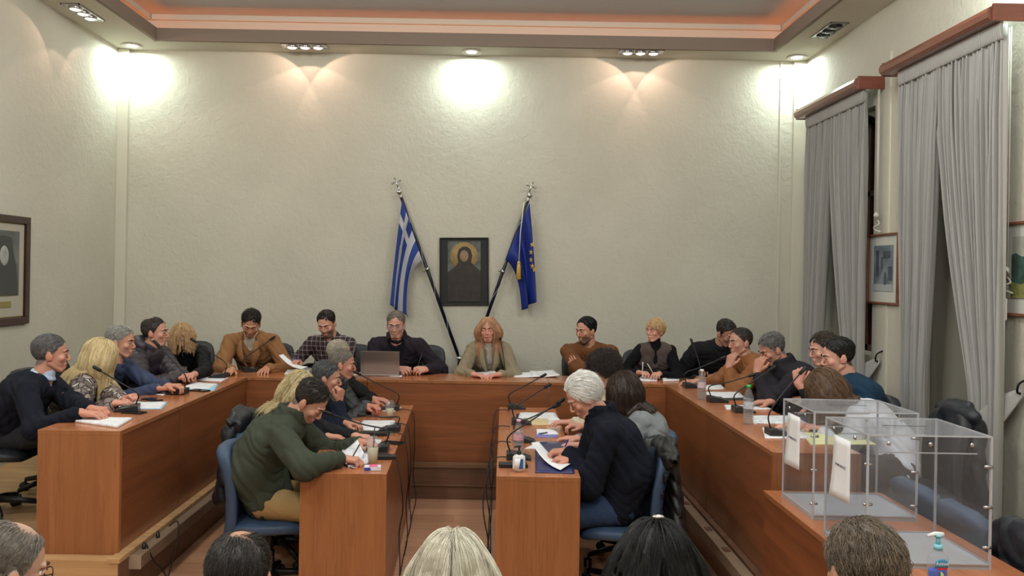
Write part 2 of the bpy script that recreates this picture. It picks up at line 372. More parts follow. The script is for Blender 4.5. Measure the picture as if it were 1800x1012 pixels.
def person(label, head, pelvis, face=(270, 0, 0), body=270, s=1.0, skin=(196,140,112), hands=(), top=None, inner=None, trousers=(30,32,40),
           hair=None, beard=0, beardc=(50,40,35), brow=(50,40,35), glasses=None, eyes='open', legs=None, h=0.0055, sw=0.178, belly=0.0, female=False, group=None, mouth=0, ft='floor', scarf=None, bend=0.05, lipc=None, puffhood=None, shoes=False):
    global EYE
    Hd = np.array(head, float); Pv = np.array(pelvis, float); R = rotm(*face); a = math.radians(body)
    fb = np.array([math.cos(a), math.sin(a), 0]); rb = np.array([math.sin(a), -math.cos(a), 0]); up = np.array([0, 0, 1.])
    org = Vector((Pv[0], Pv[1], ft)) if not isinstance(ft, str) else Vector((Pv[0], Pv[1], PL))
    root = empty('person', org, 0, label, 'person', group)
    H = lambda x, y, z: Hd+R@(np.array([x, y, z])*s)
    hu = R[:, 2]
    Nb = H(0, -0.03, -0.10)-s*0.048*unit(hu*0.5+up)+fb*s*(-0.012)
    sp = unit(Nb-Pv); W = Pv+(Nb-Pv)*0.40-fb*s*bend; Cc = Pv+(Nb-Pv)*0.74-fb*s*bend*0.55; Up = Nb-sp*0.035*s
    fwd = unit(fb-sp*(fb@sp))                           # chest front normal
    sw = sw*s; Sh = [Nb-sp*0.052*s+rb*sw*q+fwd*0.0 for q in (1, -1)]
    B = Fld(); T = Fld()
    # head
    E = lambda c, r, k=150: B.ell(H(*c), np.array(r)*s, R, k)
    C = lambda a_, b_, r1, r2=None, k=170: B.cap(H(*a_), H(*b_), r1*s, (r2 or r1)*s, k)
    fm = 0.93 if female else 1.0
    E((0,-.014,.032),(.0725,.092,.082)); E((0,.016,-.03),(.057*fm,.064,.078)); E((0,.050,-.088),(.024,.022,.019))
    for q in (1, -1):
        C((q*.050*fm,-.004,-.050),(q*.020,.052,-.092),.017,.015); E((q*.040,.056,-.022),(.019,.017,.018))
        C((q*.008,.080,.020),(q*.042,.068,.021),.0085,.007,260); E((q*.0100,.0885,-.034),(.0070,.009,.0060),400)
        E((q*.0745,-.012,-.008),(.0080,.017,.029),500); C((q*.074,.002,-.006),(q*.071,.004,-.03),.008,.007,400)
        if eyes == 'closed': E((q*.0305,.0690,.0015),(.0155,.0125,.0125),400)
        else:
            C((q*.0185,.0750,.0058),(q*.0310,.0775,.0072),.0050,.0054,600); C((q*.0310,.0775,.0072),(q*.0440,.0695,.0040),.0054,.0044,600)
            C((q*.0185,.0735,-.0060),(q*.0310,.0755,-.0092),.0040,.0042,600); C((q*.0310,.0755,-.0092),(q*.0440,.0690,-.0050),.0042,.0036,600)
    C((0,.078,.012),(0,.0965,-.026),.0062,.0088,300); E((0,.0955,-.031),(.0100,.0090,.0080),350)
    C((0,.069,-.055),(0,.068,-.078),.016,.015,200)
    C((-.019,.0745,-.0600),(-.004,.0825,-.0580),.0036,.0046,500); C((.019,.0745,-.0600),(.004,.0825,-.0580),.0036,.0046,500)
    zl = -.069-.010*mouth; C((-.015,.0745,zl),(.015,.0745,zl),.0045,.0045,500); E((0,.0805,zl),(.012,.005,.0050),500)
    for q in (1, -1): B.cutell(H(q*.031,.094,.0),np.array((.017,.0135,.0115))*s, R)
    B.cutell(H(0,.0880,-.0640-.005*mouth), np.array((.018,.007,.0016+.006*mouth))*s, R)
    B.cap(H(0,-.022,-.055), Nb, (.054 if not female else .047)*s, (.060 if not female else .051)*s, k=90)
    # core under the clothes, arms, hands
    tor = [(Pv, W, .105, .098+belly, 1.35), (W, Cc, .102+belly, .112, 1.42), (Cc, Up, .110, .062, 1.60)]
    for p, q, r1, r2, wd in tor: B.cap(p, q, (r1-.02)*s, (r2-.02)*s, 60, rb, wd)
    thick = (top or {}).get('thick', 0.0); ql = (top or {}).get('quilt', 0.0); kk = (top or {}).get('k', 55)
    for p, q, r1, r2, wd in tor: T.cap(p, q, (r1+.012+thick)*s, (r2+.010+thick)*s, kk, rb, wd, ql, 0.06)
    T.cap(Nb-sp*0.050*s, Nb-sp*0.004*s, .07*s, .060*s, 60)
    El, Wr = [], []
    for i, q in enumerate((1, -1)):
        hd = dict(t=Pv+fb*0.28+rb*q*0.16+up*0.12, type='rest') if i >= len(hands) or hands[i] is None else hands[i]
        t_ = np.array(hd['t'], float); pole = np.array(hd.get('pole', rb*q*0.7-up*0.9-fb*0.1), float)
        fd = unit(hd['f']) if 'f' in hd else None
        E_ = ik(Sh[i], t_, .285*s, .255*s, pole)
        if fd is None: v = t_-E_; fd = unit(v*np.array([1, 1, 0.25]))
        nr = np.array(hd.get('n', (0, 0, 1)), float)
        El.append(E_); Wr.append(t_)
        B.cap(Sh[i], E_, .038*s, .034*s, 80).cap(E_, t_, .038*s, .0265*s, 90).cap(Nb-sp*.05*s, Sh[i], .045*s, .036*s, 60)
        ty = hd.get('type', 'rest'); cu = {'rest': .28, 'flat': .10, 'curl': .75, 'fist': 1.25, 'grip': .72}[ty]
        B.cap(t_-fd*.01, t_+fd*.02*s, .024*s, .022*s, 200)
        if 'watch' in hd:
            u_ = unit(E_-t_); c_ = t_+u_*.035*s; a1 = unit(np.cross(u_, nr+.01)); b1 = np.cross(u_, a1); m = MB(); m.tube([Vector(c_+s*(.031*math.cos(z)*a1+.026*math.sin(z)*b1)-np.array(org)) for z in np.linspace(0, 2*math.pi, 17)], .006, 6); m.build('wristwatch', mat('watch black', (24,24,26), .3, metal=.3), root)
        hd['tip'] = hand(B, t_, fd, nr, s*hd.get('hs', .95), q, hd.get('curl', cu), hd.get('spread', 1.15), 0.7 if ty == 'grip' else 0.0, ty == 'fist')
        cut = hd.get('cuff', 0.03); Lf = np.linalg.norm(t_-E_); We = E_+(t_-E_)*(1-cut/Lf)
        T.cap(Nb-sp*.052*s, Sh[i]-rb*q*(.012 if not (top or {}).get('nosleeve') else .035)*s, (.056+thick)*s, (.056+thick)*s, 55)
        if (top or {}).get('nosleeve'): continue
        T.cap(Sh[i]-rb*q*.012*s, E_, (.058+thick)*s, (.049+thick)*s, 60, None, 1, ql, 0.055)
        T.cap(E_, We, (.049+thick)*s, (.0355+thick*0.6)*s, 60, None, 1, ql, 0.055)
        T.cap(We-(t_-E_)/Lf*0.02, We, (.037+thick*.6)*s, (.036+thick*.6)*s, 300)
    # legs
    K, A = [], []
    for i, q in enumerate((1, -1)):
        k_ = Pv+fb*.42*s+rb*q*.12*s+up*.02 if not legs else np.array(legs[i][0], float); an = np.array([k_[0]+fb[0]*.02, k_[1]+fb[1]*.02, org[2]+.09]) if not legs else np.array(legs[i][1], float)
        K.append(k_); A.append(an); hp = Pv+rb*q*.085*s-up*.01
        B.cap(hp, k_, .06*s, .045*s, 60).cap(k_, an, .045*s, .032*s, 70)
    B.v = None
    V, Q = B.mesh(h); V0 = V-np.array(org)
    me = np_mesh('body', V0, Q)
    hlr = lambda y: np.interp(y, [-.11, -.05, -.028, -.012, .012, .030, .045, .058, .072, .09], [-.080, -.062, -.040, .008, .004, .030, .055, .074, .086, .092])
    sk = np.array(lin(skin)); sk = sk*.88+sk.mean()*.12*np.array([1.04,.99,.95]); colr = np.tile(sk, (len(V), 1)); Lc = (V-Hd)@R/s
    hm = np.linalg.norm(Lc, axis=1) < 0.19
    def blob(c, r, col_, st):
        nonlocal colr
        d = np.sqrt((((Lc-np.array(c))/np.array(r))**2).sum(1)); f = (np.clip(1.35-d, 0, .7)/.7*st*hm)[:, None]; colr = colr*(1-f)+np.array(col_)*f
    red = sk*np.array([1.0, .80, .76]); lp = np.array(lin(lipc or ((166,84,76) if female else (158,98,86))))
    for q in (1, -1): blob((q*.043,.065,-.030),(.02,.03,.02), red, .4); blob((q*.078,-.01,-.01),(.014,.03,.04), red, .6); blob((q*.031,.08,.0),(.020,.02,.013), sk*np.array([.74,.66,.64]), .55)
    blob((0,.10,-.03),(.014,.02,.012), red, .55)
    if hair:
        f = (np.clip((Lc[:, 2]-hlr(Lc[:, 1])-hair.get('rec', 0)*(Lc[:, 1] > .03))/.008, 0, 1)*hm*(np.abs(Lc[:, 0]) < .0765)*.85)[:, None]
        if hair.get('bald'): f = f*(1-.80*np.clip(1.25-np.hypot(Lc[:, 0]-hair['bald'][0], Lc[:, 1]-hair['bald'][1])/hair['bald'][2], 0, 1)*(Lc[:, 2] > .03))[:, None]
        colr = colr*(1-f)+np.array(lin(hair['c']))*.6*f
    if beard:
        zc = Lc[:, 2]; yc = Lc[:, 1]; xm = np.abs(Lc[:, 0])
        f = np.clip((-.036-zc)/.012, 0, 1)*np.clip((yc+.004)/.02, 0, 1)*np.clip((.145+zc)/.02, 0, 1)
        f = np.maximum(f, np.clip((-.02-zc)/.02, 0, 1)*np.clip((xm-.052)/.01, 0, 1)*np.clip((yc+.0)/.015, 0, 1))*hm
        f = np.where((np.abs(zc+.0645) < .008+.004*mouth) & (xm < .02), 0, f)[:, None]*min(beard, 1)*0.75
        colr = colr*(1-f)+np.array(lin(beardc))*f
    blob((0,.080,-.064-.004*mouth),(.019,.012,.0085+.005*mouth), lp, .8)
    if mouth: blob((0,.083,-.066),(.012,.012,.004), (0.05,.015,.015), .9)
    for w_ in Wr:
        d = np.linalg.norm(V-w_, axis=1); f = (np.clip((.21-d)/.12, 0, 1)*.45)[:, None]; colr = colr*(1-f)+red*f
    at = me.color_attributes.new('Col', 'FLOAT_COLOR', 'POINT'); at.data.foreach_set('color', np.concatenate([colr, np.ones((len(V), 1))], 1).astype(np.float32).ravel())
    body_o = link('body', me, skin_mat(), root)
    oo = np.array(org)
    # eyes and brows
    ew = mat('eye white', (226,220,212), 0.15); ei = mat('eye iris', (58,42,32), 0.1)
    for q in (1, -1):
        if eyes != 'closed':
            M_ = Matrix(R.tolist()).to_3x3(); m = MB(); m.ball(Vector(H(q*.0308,.0650,-.0010)-oo), .0120*s, 12, 0)
            m.ball(Vector(H(q*.0308+.0*q,.0733,-.0010-(.002 if eyes == 'down' else 0))-oo), .0056*s, 8, 1); m.build('eye', [ew, ei], root)
        m = MB(); hm_ = hair_mat('brow %d %d %d' % tuple(brow), brow)
        m.tube([Vector(H(q*x, y, z)-oo) for x, y, z in ((.011,.0885,.0185),(.022,.0875,.0225),(.034,.082,.0240),(.046,.070,.0195))], [.0030*s, .0042*s, .0036*s, .0014*s], 6, sq=1.0).build('eyebrow', hm_, root)
    # clothes
    def cloth(F_, name, c, nz, seed, hh=0.008, clip=None):
        v, q = F_.mesh(hh, nz, 1.0, seed, clip); return link(name, np_mesh(name, v-oo, q), c, root)
    top = top or dict(c=mat('cloth plain', (60,60,66), 0.9)); seed = rnd.random()*20
    if inner is not None:                               # open jacket over a shirt
        I_ = Fld()
        for p, q, r1, r2, wd in tor: I_.cap(p, q, (r1+.0)*s, (r2+.0)*s, 60, rb, wd)
        I_.cap(Nb-sp*0.05*s, Nb+(H(0,-.01,-.06)-Nb)*inner.get('neck', 0.08), .064*s, (.058 if not female else .052)*s, 70)
        if inner.get('collar'):
            for t in range(10):
                b0, b1 = [math.radians(-70+t*32+z) for z in (0, 32)]; 
                if t == 9: continue
                pt = lambda b_: Nb+s*(unit(hu+sp)*.028+(R[:, 0]*math.sin(b_+math.pi)+fwd*-math.cos(b_+math.pi)*-1)*0.0)+s*.060*(rb*math.sin(b_)+fwd*math.cos(b_)*1.0)
                I_.cap(pt(b0), pt(b1), .010*s, .010*s, 250)
        if inner.get('neckcut', 0): I_.cutcap(Nb+fwd*.10*s-sp*.02*s, Nb+fwd*.13*s-sp*.02*s-sp*inner['neckcut'], .035*s, .012*s)
        cloth(I_, inner.get('name', 'shirt'), inner['c'], .0022, seed+3, .008)
        if inner.get('sleeves'):
            for i, q in enumerate((1, -1)): I_.cap(Nb-sp*.052*s, Sh[i]-rb*q*.012*s, .054*s, .054*s, 55).cap(Sh[i]-rb*q*.012*s, El[i], .056*s, .047*s, 60).cap(El[i], Wr[i]+(El[i]-Wr[i])*.12, .047*s, .035*s, 60)
            v_, q_ = I_.mesh(.008, .003, 1, seed); old = kids(root)[-1]; old.data = np_mesh('shirt', v_-oo, q_); old.data.materials.append(inner['c'])
        o = top.get('open', 0.05); ln = top.get('openlen', .42)
        T.cutcap(Nb+fwd*.10*s+sp*.02*s, Pv+(Nb-Pv)*(1-ln)+fwd*.17*s, o*s, o*top.get('taper', .45)*s, None)
        T.cutcap(Nb+sp*.04*s+fwd*.02*s, Nb+sp*.03*s+fwd*.10*s, .052*s, .05*s)
    elif top.get('vneck'): T.cutcap(Nb+fwd*.09*s+sp*.03*s, Nb+fwd*.12*s-sp*top['vneck']*s, .045*s, .012*s)
    cl = top.get('collar', 'crew')
    rings = {'crew': [(.010, .064, .011)], 'turtle': [(.012, .062, .014), (.032, .060, .013), (.052, .058, .012)], 'shirt': [(.012, .067, .012), (.030, .066, .010)], 'high': [(.01, .075, .018), (.035, .074, .016), (.06, .072, .014)], 'lapel': [(.018, .072, .014)], 'none': []}[cl]
    gap = top.get('gap', 0)
    for z_, rr, th in rings:
        for t in range(14):
            b0, b1 = 2*math.pi*t/14, 2*math.pi*(t+1)/14
            if gap and (min(b0, 2*math.pi-b0) < gap or min(b1, 2*math.pi-b1) < gap): continue
            pt = lambda b_: Nb+s*unit(hu*.5+sp)*z_+s*rr*(rb*math.sin(b_)+fwd*math.cos(b_)*1.03)-fwd*.006*s*0+unit(H(0,0,0)-Nb)*0
            T.cap(pt(b0), pt(b1), th*s, th*s, 200)
    for ex in top.get('extra', []): ex(T, dict(Nb=Nb, fwd=fwd, sp=sp, rb=rb, s=s, H=H, Sh=Sh))
    tops = cloth(T, top.get('name', 'sweater'), top['c'], top.get('nz', .007), seed, top.get('h', .008))
    if top.get('lapels'):
        for q in (1, -1):
            w0 = top['lapels']; m = MB()
            def lp_(u_, v_):
                c_ = Nb+(Pv-Nb)*(-.02+.50*u_)+fwd*s*(.075+.105*min(1, u_*2.2)**.7*(1-.15*u_)); wid = (w0*(1-u_)*(.35+1.5*min(u_*2.6, 1)) if u_ > .0 else w0*.35)
                x_ = (.045*(1-u_)+.008)+wid*v_; return Vector(c_+rb*q*s*x_-fwd*s*(x_*x_*3.2)+fwd*.012*s-oo)
            m.grid(lp_, 10, 3, 0, .006*(1 if q > 0 else -1)).build('lapel', top['c'], root)
    L_ = Fld()
    L_.cap(Pv-up*.02, Pv+up*.04, .100*s, .098*s, 60, rb, 1.35)
    for i, q in enumerate((1, -1)):
        hp = Pv+rb*q*.085*s-up*.01; L_.cap(hp, K[i], .088*s, .066*s, 70).cap(K[i], A[i], .064*s, .05*s, 70)
    cloth(L_, 'trousers', trousers if not isinstance(trousers, tuple) else mat('trousers %d %d %d' % trousers, trousers, .9, bump=.3, bscale=220), .004, seed+1, .011)
    if shoes:
        for i in (0, 1):
            m = Fld(); f0 = np.array(A[i])-up*.055; m.cap(f0-fb*.05, f0+fb*.15, .038, .032, 80, rb, 1.15).cap(f0, f0+up*.05, .04, .045, 80); v, q_ = m.mesh(.012, clip=lambda X, Y, Z: (org[2]+.004)-Z+0*X); link('shoe', np_mesh('shoe', v-oo, q_), mat('shoe leather', (24,22,22), .4), root)
    # hair
    if hair: 
        make_hair(root, oo, H, R, Hd, s, hair, T, Nb)
    if beard > 1:
        rsb = np.random.RandomState(3); n = 900; th = rsb.uniform(-1.9, 1.9, n); z = rsb.uniform(-.112, -.038, n); st = []
        for t_, z_ in zip(th, z):
            ra = .062 if z_ > -.08 else .062-(-.08-z_)*.9; x_, y_ = ra*math.sin(t_)*.92, .018+ra*math.cos(t_)
            if abs(x_) < .021 and -.079 < z_ < -.052: continue
            if z_ > -.052 and abs(x_) < .045: continue
            p = np.array([x_, y_, z_]); d = unit([x_*.4, (y_)*.5, -.05]); st.append([H(*(p+d*.012*k_/3*beard*.7)) for k_ in range(4)])
        strands('beard', np.array(st)-oo, .0009*s, hair_mat('beard %d %d %d' % tuple(beardc), beardc), root)
    if glasses:
        gm = mat('glasses rim %d %d %d' % glasses, glasses, .25, spec=.6); m = MB()
        for q in (1, -1):
            ringp = [Vector(H(q*(.032+.021*math.cos(t_)), .0935-.004*abs(math.cos(t_)), .0+.0155*math.sin(t_))-oo) for t_ in np.linspace(0, 2*math.pi, 17)]
            m.tube(ringp, .0016*s, 6); m.tube([Vector(H(q*x, y, z)-oo) for x, y, z in ((.053,.090,.004),(.073,.06,.005),(.080,.0,.004),(.079,-.018,-.006))], .0016*s, 6)
        m.tube([Vector(H(x, .095, .004)-oo) for x in (-.011, 0, .011)], .0016*s, 6); m.build('glasses', gm, root)
    return root, dict(H=H, Nb=Nb, fwd=fwd, sp=sp, rb=rb, fb=fb, s=s, El=El, Wr=Wr, Sh=Sh, Pv=Pv, Cc=Cc, W=W, oo=oo, T=T, R=R, tops=tops)

def strands(name, pts, rad, m, parent, taper=True):
    n, k, _ = pts.shape; hc = bpy.data.hair_curves.new(name); hc.add_curves([k]*n)
    hc.attributes['position'].data.foreach_set('vector', pts.astype(np.float32).ravel())
    ra = hc.attributes.get('radius') or hc.attributes.new('radius', 'FLOAT', 'POINT')
    t = np.linspace(0, 1, k); r = rad*(1-0.65*t**2) if taper else np.full(k, rad)
    ra.data.foreach_set('value', np.tile(r, n).astype(np.float32)); hc.materials.append(m)
    o = bpy.data.objects.new(name, hc); col.objects.link(o); o.parent = parent; o['kind'] = 'stuff'; return o
def make_hair(root, oo, H, R, Hd, s, hp, T, Nb):
    st = hp.get('style', 'short'); n = hp.get('n', 3600); L = hp.get('len', .035); rec = hp.get('rec', 0.0); r_ = np.random.RandomState(hp.get('seed', 1)+int(abs(Hd[0]*100)))
    d = r_.normal(size=(n*4, 3)); d /= np.linalg.norm(d, axis=1)[:, None]
    c0 = np.array([0, -.014, .032]); rad = np.array([.0735, .093, .083])
    p = c0+d*rad; 
    hl = np.interp(p[:, 1], [-.11, -.05, -.028, -.012, .012, .030, .045, .058, .072, .09], [-.080, -.062, -.040, .008, .004, .030, .055, .070+rec*.1, .082+rec, .088+rec])
    hl += np.where((np.abs(p[:, 0]) > .03) & (p[:, 1] > .03), rec*.6, 0)
    if hp.get('fringe'): hl = np.where(p[:, 1] > .03, hl-.012, hl)
    ok = p[:, 2] > hl+r_.normal(size=len(p))*.003
    if hp.get('bald'):
        bx, by, br = hp['bald']; q = np.sqrt((p[:, 0]-bx)**2+(p[:, 1]-by)**2); ok &= (q > br*r_.uniform(.45, 1.1, len(p))**.7) | (p[:, 2] < .05); hp['_b'] = (bx, by, br)
    p = p[ok][:n]; d = (p-c0)/rad; d /= np.linalg.norm(d, axis=1)[:, None]; n = len(p)
    nn = d/rad; nn /= np.linalg.norm(nn, axis=1)[:, None]
    def wl(x): return Hd+(x*s)@R.T
    if st in ('short', 'curly'):
        steps = 7; cm = np.array(hp.get('comb', (0.15, -.7, -.5)), float); cmb = np.tile(cm, (n, 1))
        sideways = np.clip(np.abs(p[:, 0])/.06, 0, 1)[:, None]
        cmb = cmb*(1-sideways)+np.stack([np.sign(p[:, 0])*.1, np.full(n, -.45), np.full(n, -.9)], 1)*sideways
        if hp.get('whorl'): v = p-np.array([0, -.05, .1]); cmb = np.stack([v[:, 0]-v[:, 1]*.9, v[:, 1]+v[:, 0]*.9, -np.abs(v[:, 2])*.6], 1); cmb /= np.linalg.norm(cmb, axis=1)[:, None]
        bk = p[:, 1] < -.05; cmb[bk] = np.array([0, -.2, -1])
        ph = r_.uniform(0, 6.28, n); lift = hp.get('lift', .5); tb = np.clip((p[:, 2]-.02)/.07, 0.25, 1)[:, None]
        Ls = L*r_.uniform(.7, 1.15, n)[:, None]*(tb if hp.get('fade', 1) else 1); q = p.copy(); out = [q.copy()]
        for k in range(1, steps):
            tn = cmb-nn*(cmb*nn).sum(1)[:, None]; tn /= np.linalg.norm(tn, axis=1)[:, None]+1e-6
            di = tn+nn*lift*(1-k/steps*1.3)+r_.normal(size=(n, 3))*hp.get('mess', .12)
            if st == 'curly': 
                b = np.cross(tn, nn); di = nn*.35+tn*.3+1.1*(np.sin(ph+k*1.5)[:, None]*b+np.cos(ph+k*1.5)[:, None]*tn)
            di /= np.linalg.norm(di, axis=1)[:, None]; q = q+di*Ls/(steps-1); out.append(q.copy())
            nn = (q-c0)/rad**2; nn /= np.linalg.norm(nn, axis=1)[:, None]
        W = np.stack(out, 1); W = Hd+(W*s)@R.T
    else:                                                # long / bob: combed from the parting, then hanging
        steps = 20; part = hp.get('part', 0.0); q = wl(p); out = [q.copy()]; x = p[:, 0]-part; bk = p[:, 1] < -.04
        cm = np.stack([np.clip(x/hp.get('psoft', .022), -1, 1)*.75, np.full(n, hp.get('back', -.25)), np.full(n, -.8)], 1); cm[bk] = np.stack([np.sign(x[bk])*.25, np.full(bk.sum(), -.3), np.full(bk.sum(), -1.)], 1)
        if hp.get('fringe'): fr = (p[:, 1] > .045) & (np.abs(p[:, 0]) < .05); cm[fr] = np.array([hp.get('fdir', .3), .8, -.7])
        else: fr = np.zeros(n, bool)
        cmW = (cm/np.linalg.norm(cm, axis=1)[:, None])@R.T; Ls = (L*r_.uniform(.8, 1.05, n)*(1.0))[:, None]
        Ls = np.where(fr[:, None], hp.get('frlen', .05), Ls); ph = r_.uniform(0, 6.28, n)
        off = r_.uniform(.003, hp.get('vol', .012), n)*s; grav = np.array([0, 0, -1.]); Hc = H(*c0); dirs = cmW.copy()+(nn@R.T)*.35; Rin = R
        Fc = Fld(); Fc.cap(H(0,.01,-.05), Nb, .056*s, .06*s); 
        Fc.p += [z for z in T.p if z[0] == 'c']; cn = np.zeros((n, 3))
        for k in range(1, steps):
            t = k/steps; di = dirs*(1-min(1, t*2.2))+(grav*(.25+1.2*t))+cmW*.5*max(0, 1-2*t)
            loc = (q-Hc)@R; e = loc/(rad*s); kk = np.linalg.norm(e, axis=1)
            pull = (Nb-q)*np.array([1, 1, 0.]); di = di+pull*(np.clip((-.0-loc[:, 2])/.12, 0, 1)*hp.get('pull', 4.0))[:, None]*(t < .7)
            g = (loc/(rad*s)**2); g = g/np.linalg.norm(g, axis=1)[:, None]; gw = g@R.T
            near = (kk < 1.5)[:, None]; dn = (di*gw).sum(1)[:, None]; di = np.where(near & (dn < .05), di-gw*dn, di)
            wv = hp.get('wave', 0.0)
            if wv: di = di+wv*np.sin(ph*0.25+loc[:, 0:1]*0+k*.9+np.round(ph*1.2)[:, 0] if ph.ndim > 1 else (ph*.3+k*.9))[:, None]*R[:, 0]
            di = di-cn*np.minimum((di*cn).sum(1), 0)[:, None]
            di = di+r_.normal(size=(n, 3))*hp.get('mess', .05); di /= np.linalg.norm(di, axis=1)[:, None]
            q = q+di*Ls/(steps-1)
            for _ in range(2):
                loc = (q-Hc)@R; e = loc/(rad*s+off[:, None]); kk = np.linalg.norm(e, axis=1)[:, None]
                q = np.where(kk < 1, Hc+(loc/np.maximum(kk, .3))@R.T, q)
            if k > 4:
                dd = Fc.at(q)-.012-off*.7; m_ = dd < 0
                if m_.any():
                    z = q[m_]; g = np.stack([Fc.at(z+np.eye(3)[i]*.004)-Fc.at(z-np.eye(3)[i]*.004) for i in range(3)], 1); g /= np.linalg.norm(g, axis=1)[:, None]+1e-6
                    q[m_] = z-g*dd[m_][:, None]; cn[:] = 0; cn[m_] = g
            out.append(q.copy())
        W = np.stack(out, 1)
    c = hp['c']; m = hair_mat(hp.get('mname', '%d %d %d' % tuple(c)), c, hp.get('c2'), hp.get('rough', .42))
    ns = min(n, hp.get('shelln', 420 if st in ('short', 'curly') else 620)); F_ = Fld(); sr = hp.get('shell', .0062)*s
    sub = r_.choice(n, ns, replace=False); step_ = 1 if steps < 10 else 2
    for i in sub:
        if hp.get('bald') and p[i][2] > .04 and math.hypot(p[i][0]-bx, p[i][1]-by) < br*1.35: continue
        a_ = W[i]; pn = (a_[0]-wl(c0[None])[0]); 
        for j in range(0, len(a_)-step_-(1 if steps > 10 else 2), step_): F_.cap(a_[j]-unit(pn)*sr*.8, a_[j+step_]-unit(pn)*sr*(.8 if j < 6 else .3), sr, sr*.9, 1100)
    v, q = F_.mesh(hp.get('sh', .006)); sh = link('hair', np_mesh('hair', v-oo, q), m, root)
    strands('hair_strands', W-oo, hp.get('r', .0011)*s, m, sh)

# ------------------------------------------------------------------ the room
def struct(name, mb, m): o = mb.build(name, m); o['kind'] = 'structure'; return o
plaster = mat('cream plaster', (196,192,178), 0.85); t = NT(plaster)
v = t.coord(); n1 = t.n('TexNoise', Scale=14.0, Detail=8.0, Roughness=0.6, Distortion=0.5); t.l(v, n1.inputs[0])
n2 = t.n('TexNoise', Scale=42.0, Detail=4.0, Distortion=0.8); t.l(t.coord((1,1,0.45)), n2.inputs[0])
hh_ = t.math('ADD', n1.outputs[0], t.math('MULTIPLY', n2.outputs[0], 0.30)); bp = t.n('Bump', Strength=0.5, Distance=0.014); t.l(hh_, bp.inputs['Height']); t.l(bp.outputs[0], t.b.inputs['Normal'])
n3 = t.n('TexNoise', Scale=1.3, Detail=4.0); t.l(v, n3.inputs[0]); t.l(t.ramp(n3.outputs[0], (0.3, lin((189,185,170))), (0.7, lin((198,194,179)))), t.b.inputs['Base Color'])
whitem_ = mat('white fitting', (225,222,215), .5)
smoothw = mat('cream paint smooth', (200,196,180), 0.7, bump=0.1, bscale=15)
ceilm = mat('white ceiling paint', (204,200,188), 0.8)
upperm = mat('upper ceiling paint', (196,196,198), 0.85)
struct('wall_back', MB().box(XL-.2, XR+.2, YB, YB+.2, 0, ZU+.1), plaster)
struct('wall_left', MB().box(XL-.2, XL, YN, YB, 0, ZU+.1), plaster)
struct('wall_behind_viewer', MB().box(XL-.2, XR+.5, YN-.2, YN, 0, ZU+.1), plaster)
W1, W2, WZ0, WZ1, WT = (7.0, 8.05), (5.35, 6.2), 1.30, 3.50, 0.32      # window openings (y0,y1), sill and head heights
wr = MB()
for y0, y1 in ((YN, W2[0]), (W2[1], W1[0]), (W1[1], YB+.2)): wr.box(XR, XR+WT, y0, y1, 0, ZU+.1)
for a, zz in ((W1, WZ0), (W2, .45)): wr.box(XR, XR+WT, a[0], a[1], 0, zz); wr.box(XR, XR+WT, a[0], a[1], WZ1, ZU+.1)
struct('wall_right', wr, plaster)
brown = wood('dark window wood', (92,50,34), (58,30,22), 2, 0.5)
night = mat('dark window glass', (8,10,14), 0.05, spec=0.6)
for i, (y0, y1) in enumerate((W1, W2)):
    m = MB(); X = XR+.20; WZ0 = (1.30, .45)[i]; m.box(X, X+.05, y0, y0+.06, WZ0, WZ1, 0); m.box(X, X+.05, y1-.06, y1, WZ0, WZ1, 0); m.box(X, X+.05, y0, y1, WZ0, WZ0+.06, 0); m.box(X, X+.05, y0, y1, WZ1-.06, WZ1, 0)
    m.box(X, X+.05, (y0+y1)/2-.03, (y0+y1)/2+.03, WZ0, WZ1, 0); m.box(X, X+.05, y0, y1, 2.75, 2.80, 0)
    m.box(X+.05, X+.07, y0, y1, WZ0, WZ1, 1)
    for k in range(10):                                  # arched head filled in at the corners
        a0, a1 = math.pi*k/10, math.pi*(k+1)/10; cy, r = (y0+y1)/2, (y1-y0)/2
        m.prism([(cy+r*math.cos(a0), WZ1-r*.45+r*.45*math.sin(a0)), (cy+r*math.cos(a1), WZ1-r*.45+r*.45*math.sin(a1)), (cy+r*math.cos(a1), WZ1+.01), (cy+r*math.cos(a0), WZ1+.01)], Matrix(((0,0,1,X-.14),(1,0,0,0),(0,1,0,0),(0,0,0,1))), .14, 2)
    struct('window_%d' % (i+1), m, [brown, night, smoothw])
bl = empty('roller_blind', (XR+.08, 5.775, 3.4), 0, 'plain grey-cream roller blind pulled down inside the nearer window', 'roller blind')
MB().box(XR+.07, XR+.075, W2[0]+.01, W2[1]-.01, .47, WZ1-.05).build('blind_cloth', mat('blind cloth', (138,134,122), .9), bl, org=(XR+.08, 5.775, 3.4))
MB().tube([(XR+.08, W2[0]+.01, WZ1-.05), (XR+.08, W2[1]-.01, WZ1-.05)], .03, 12).build('roller_tube', whitem_, bl, org=(XR+.08, 5.775, 3.4))
# vertical boxed strips in the two far corners, faint conduit lines
struct('trim_1', MB().box(XL, XL+.115, YB-.05, YB, PL, ZC, bev=.006), smoothw)
struct('trim_2', MB().box(XR-.13, XR, YB-.05, YB, PL, ZC, bev=.006).box(XR-.27, XR-.25, YB-.012, YB, PL, ZC), smoothw)
mm = MB(); mm.box(XR-.012, XR, 6.72, 6.745, PL, 3.9).box(XR-.012, XR, 4.93, 4.955, 0, 3.9); struct('trim_3', mm, smoothw)
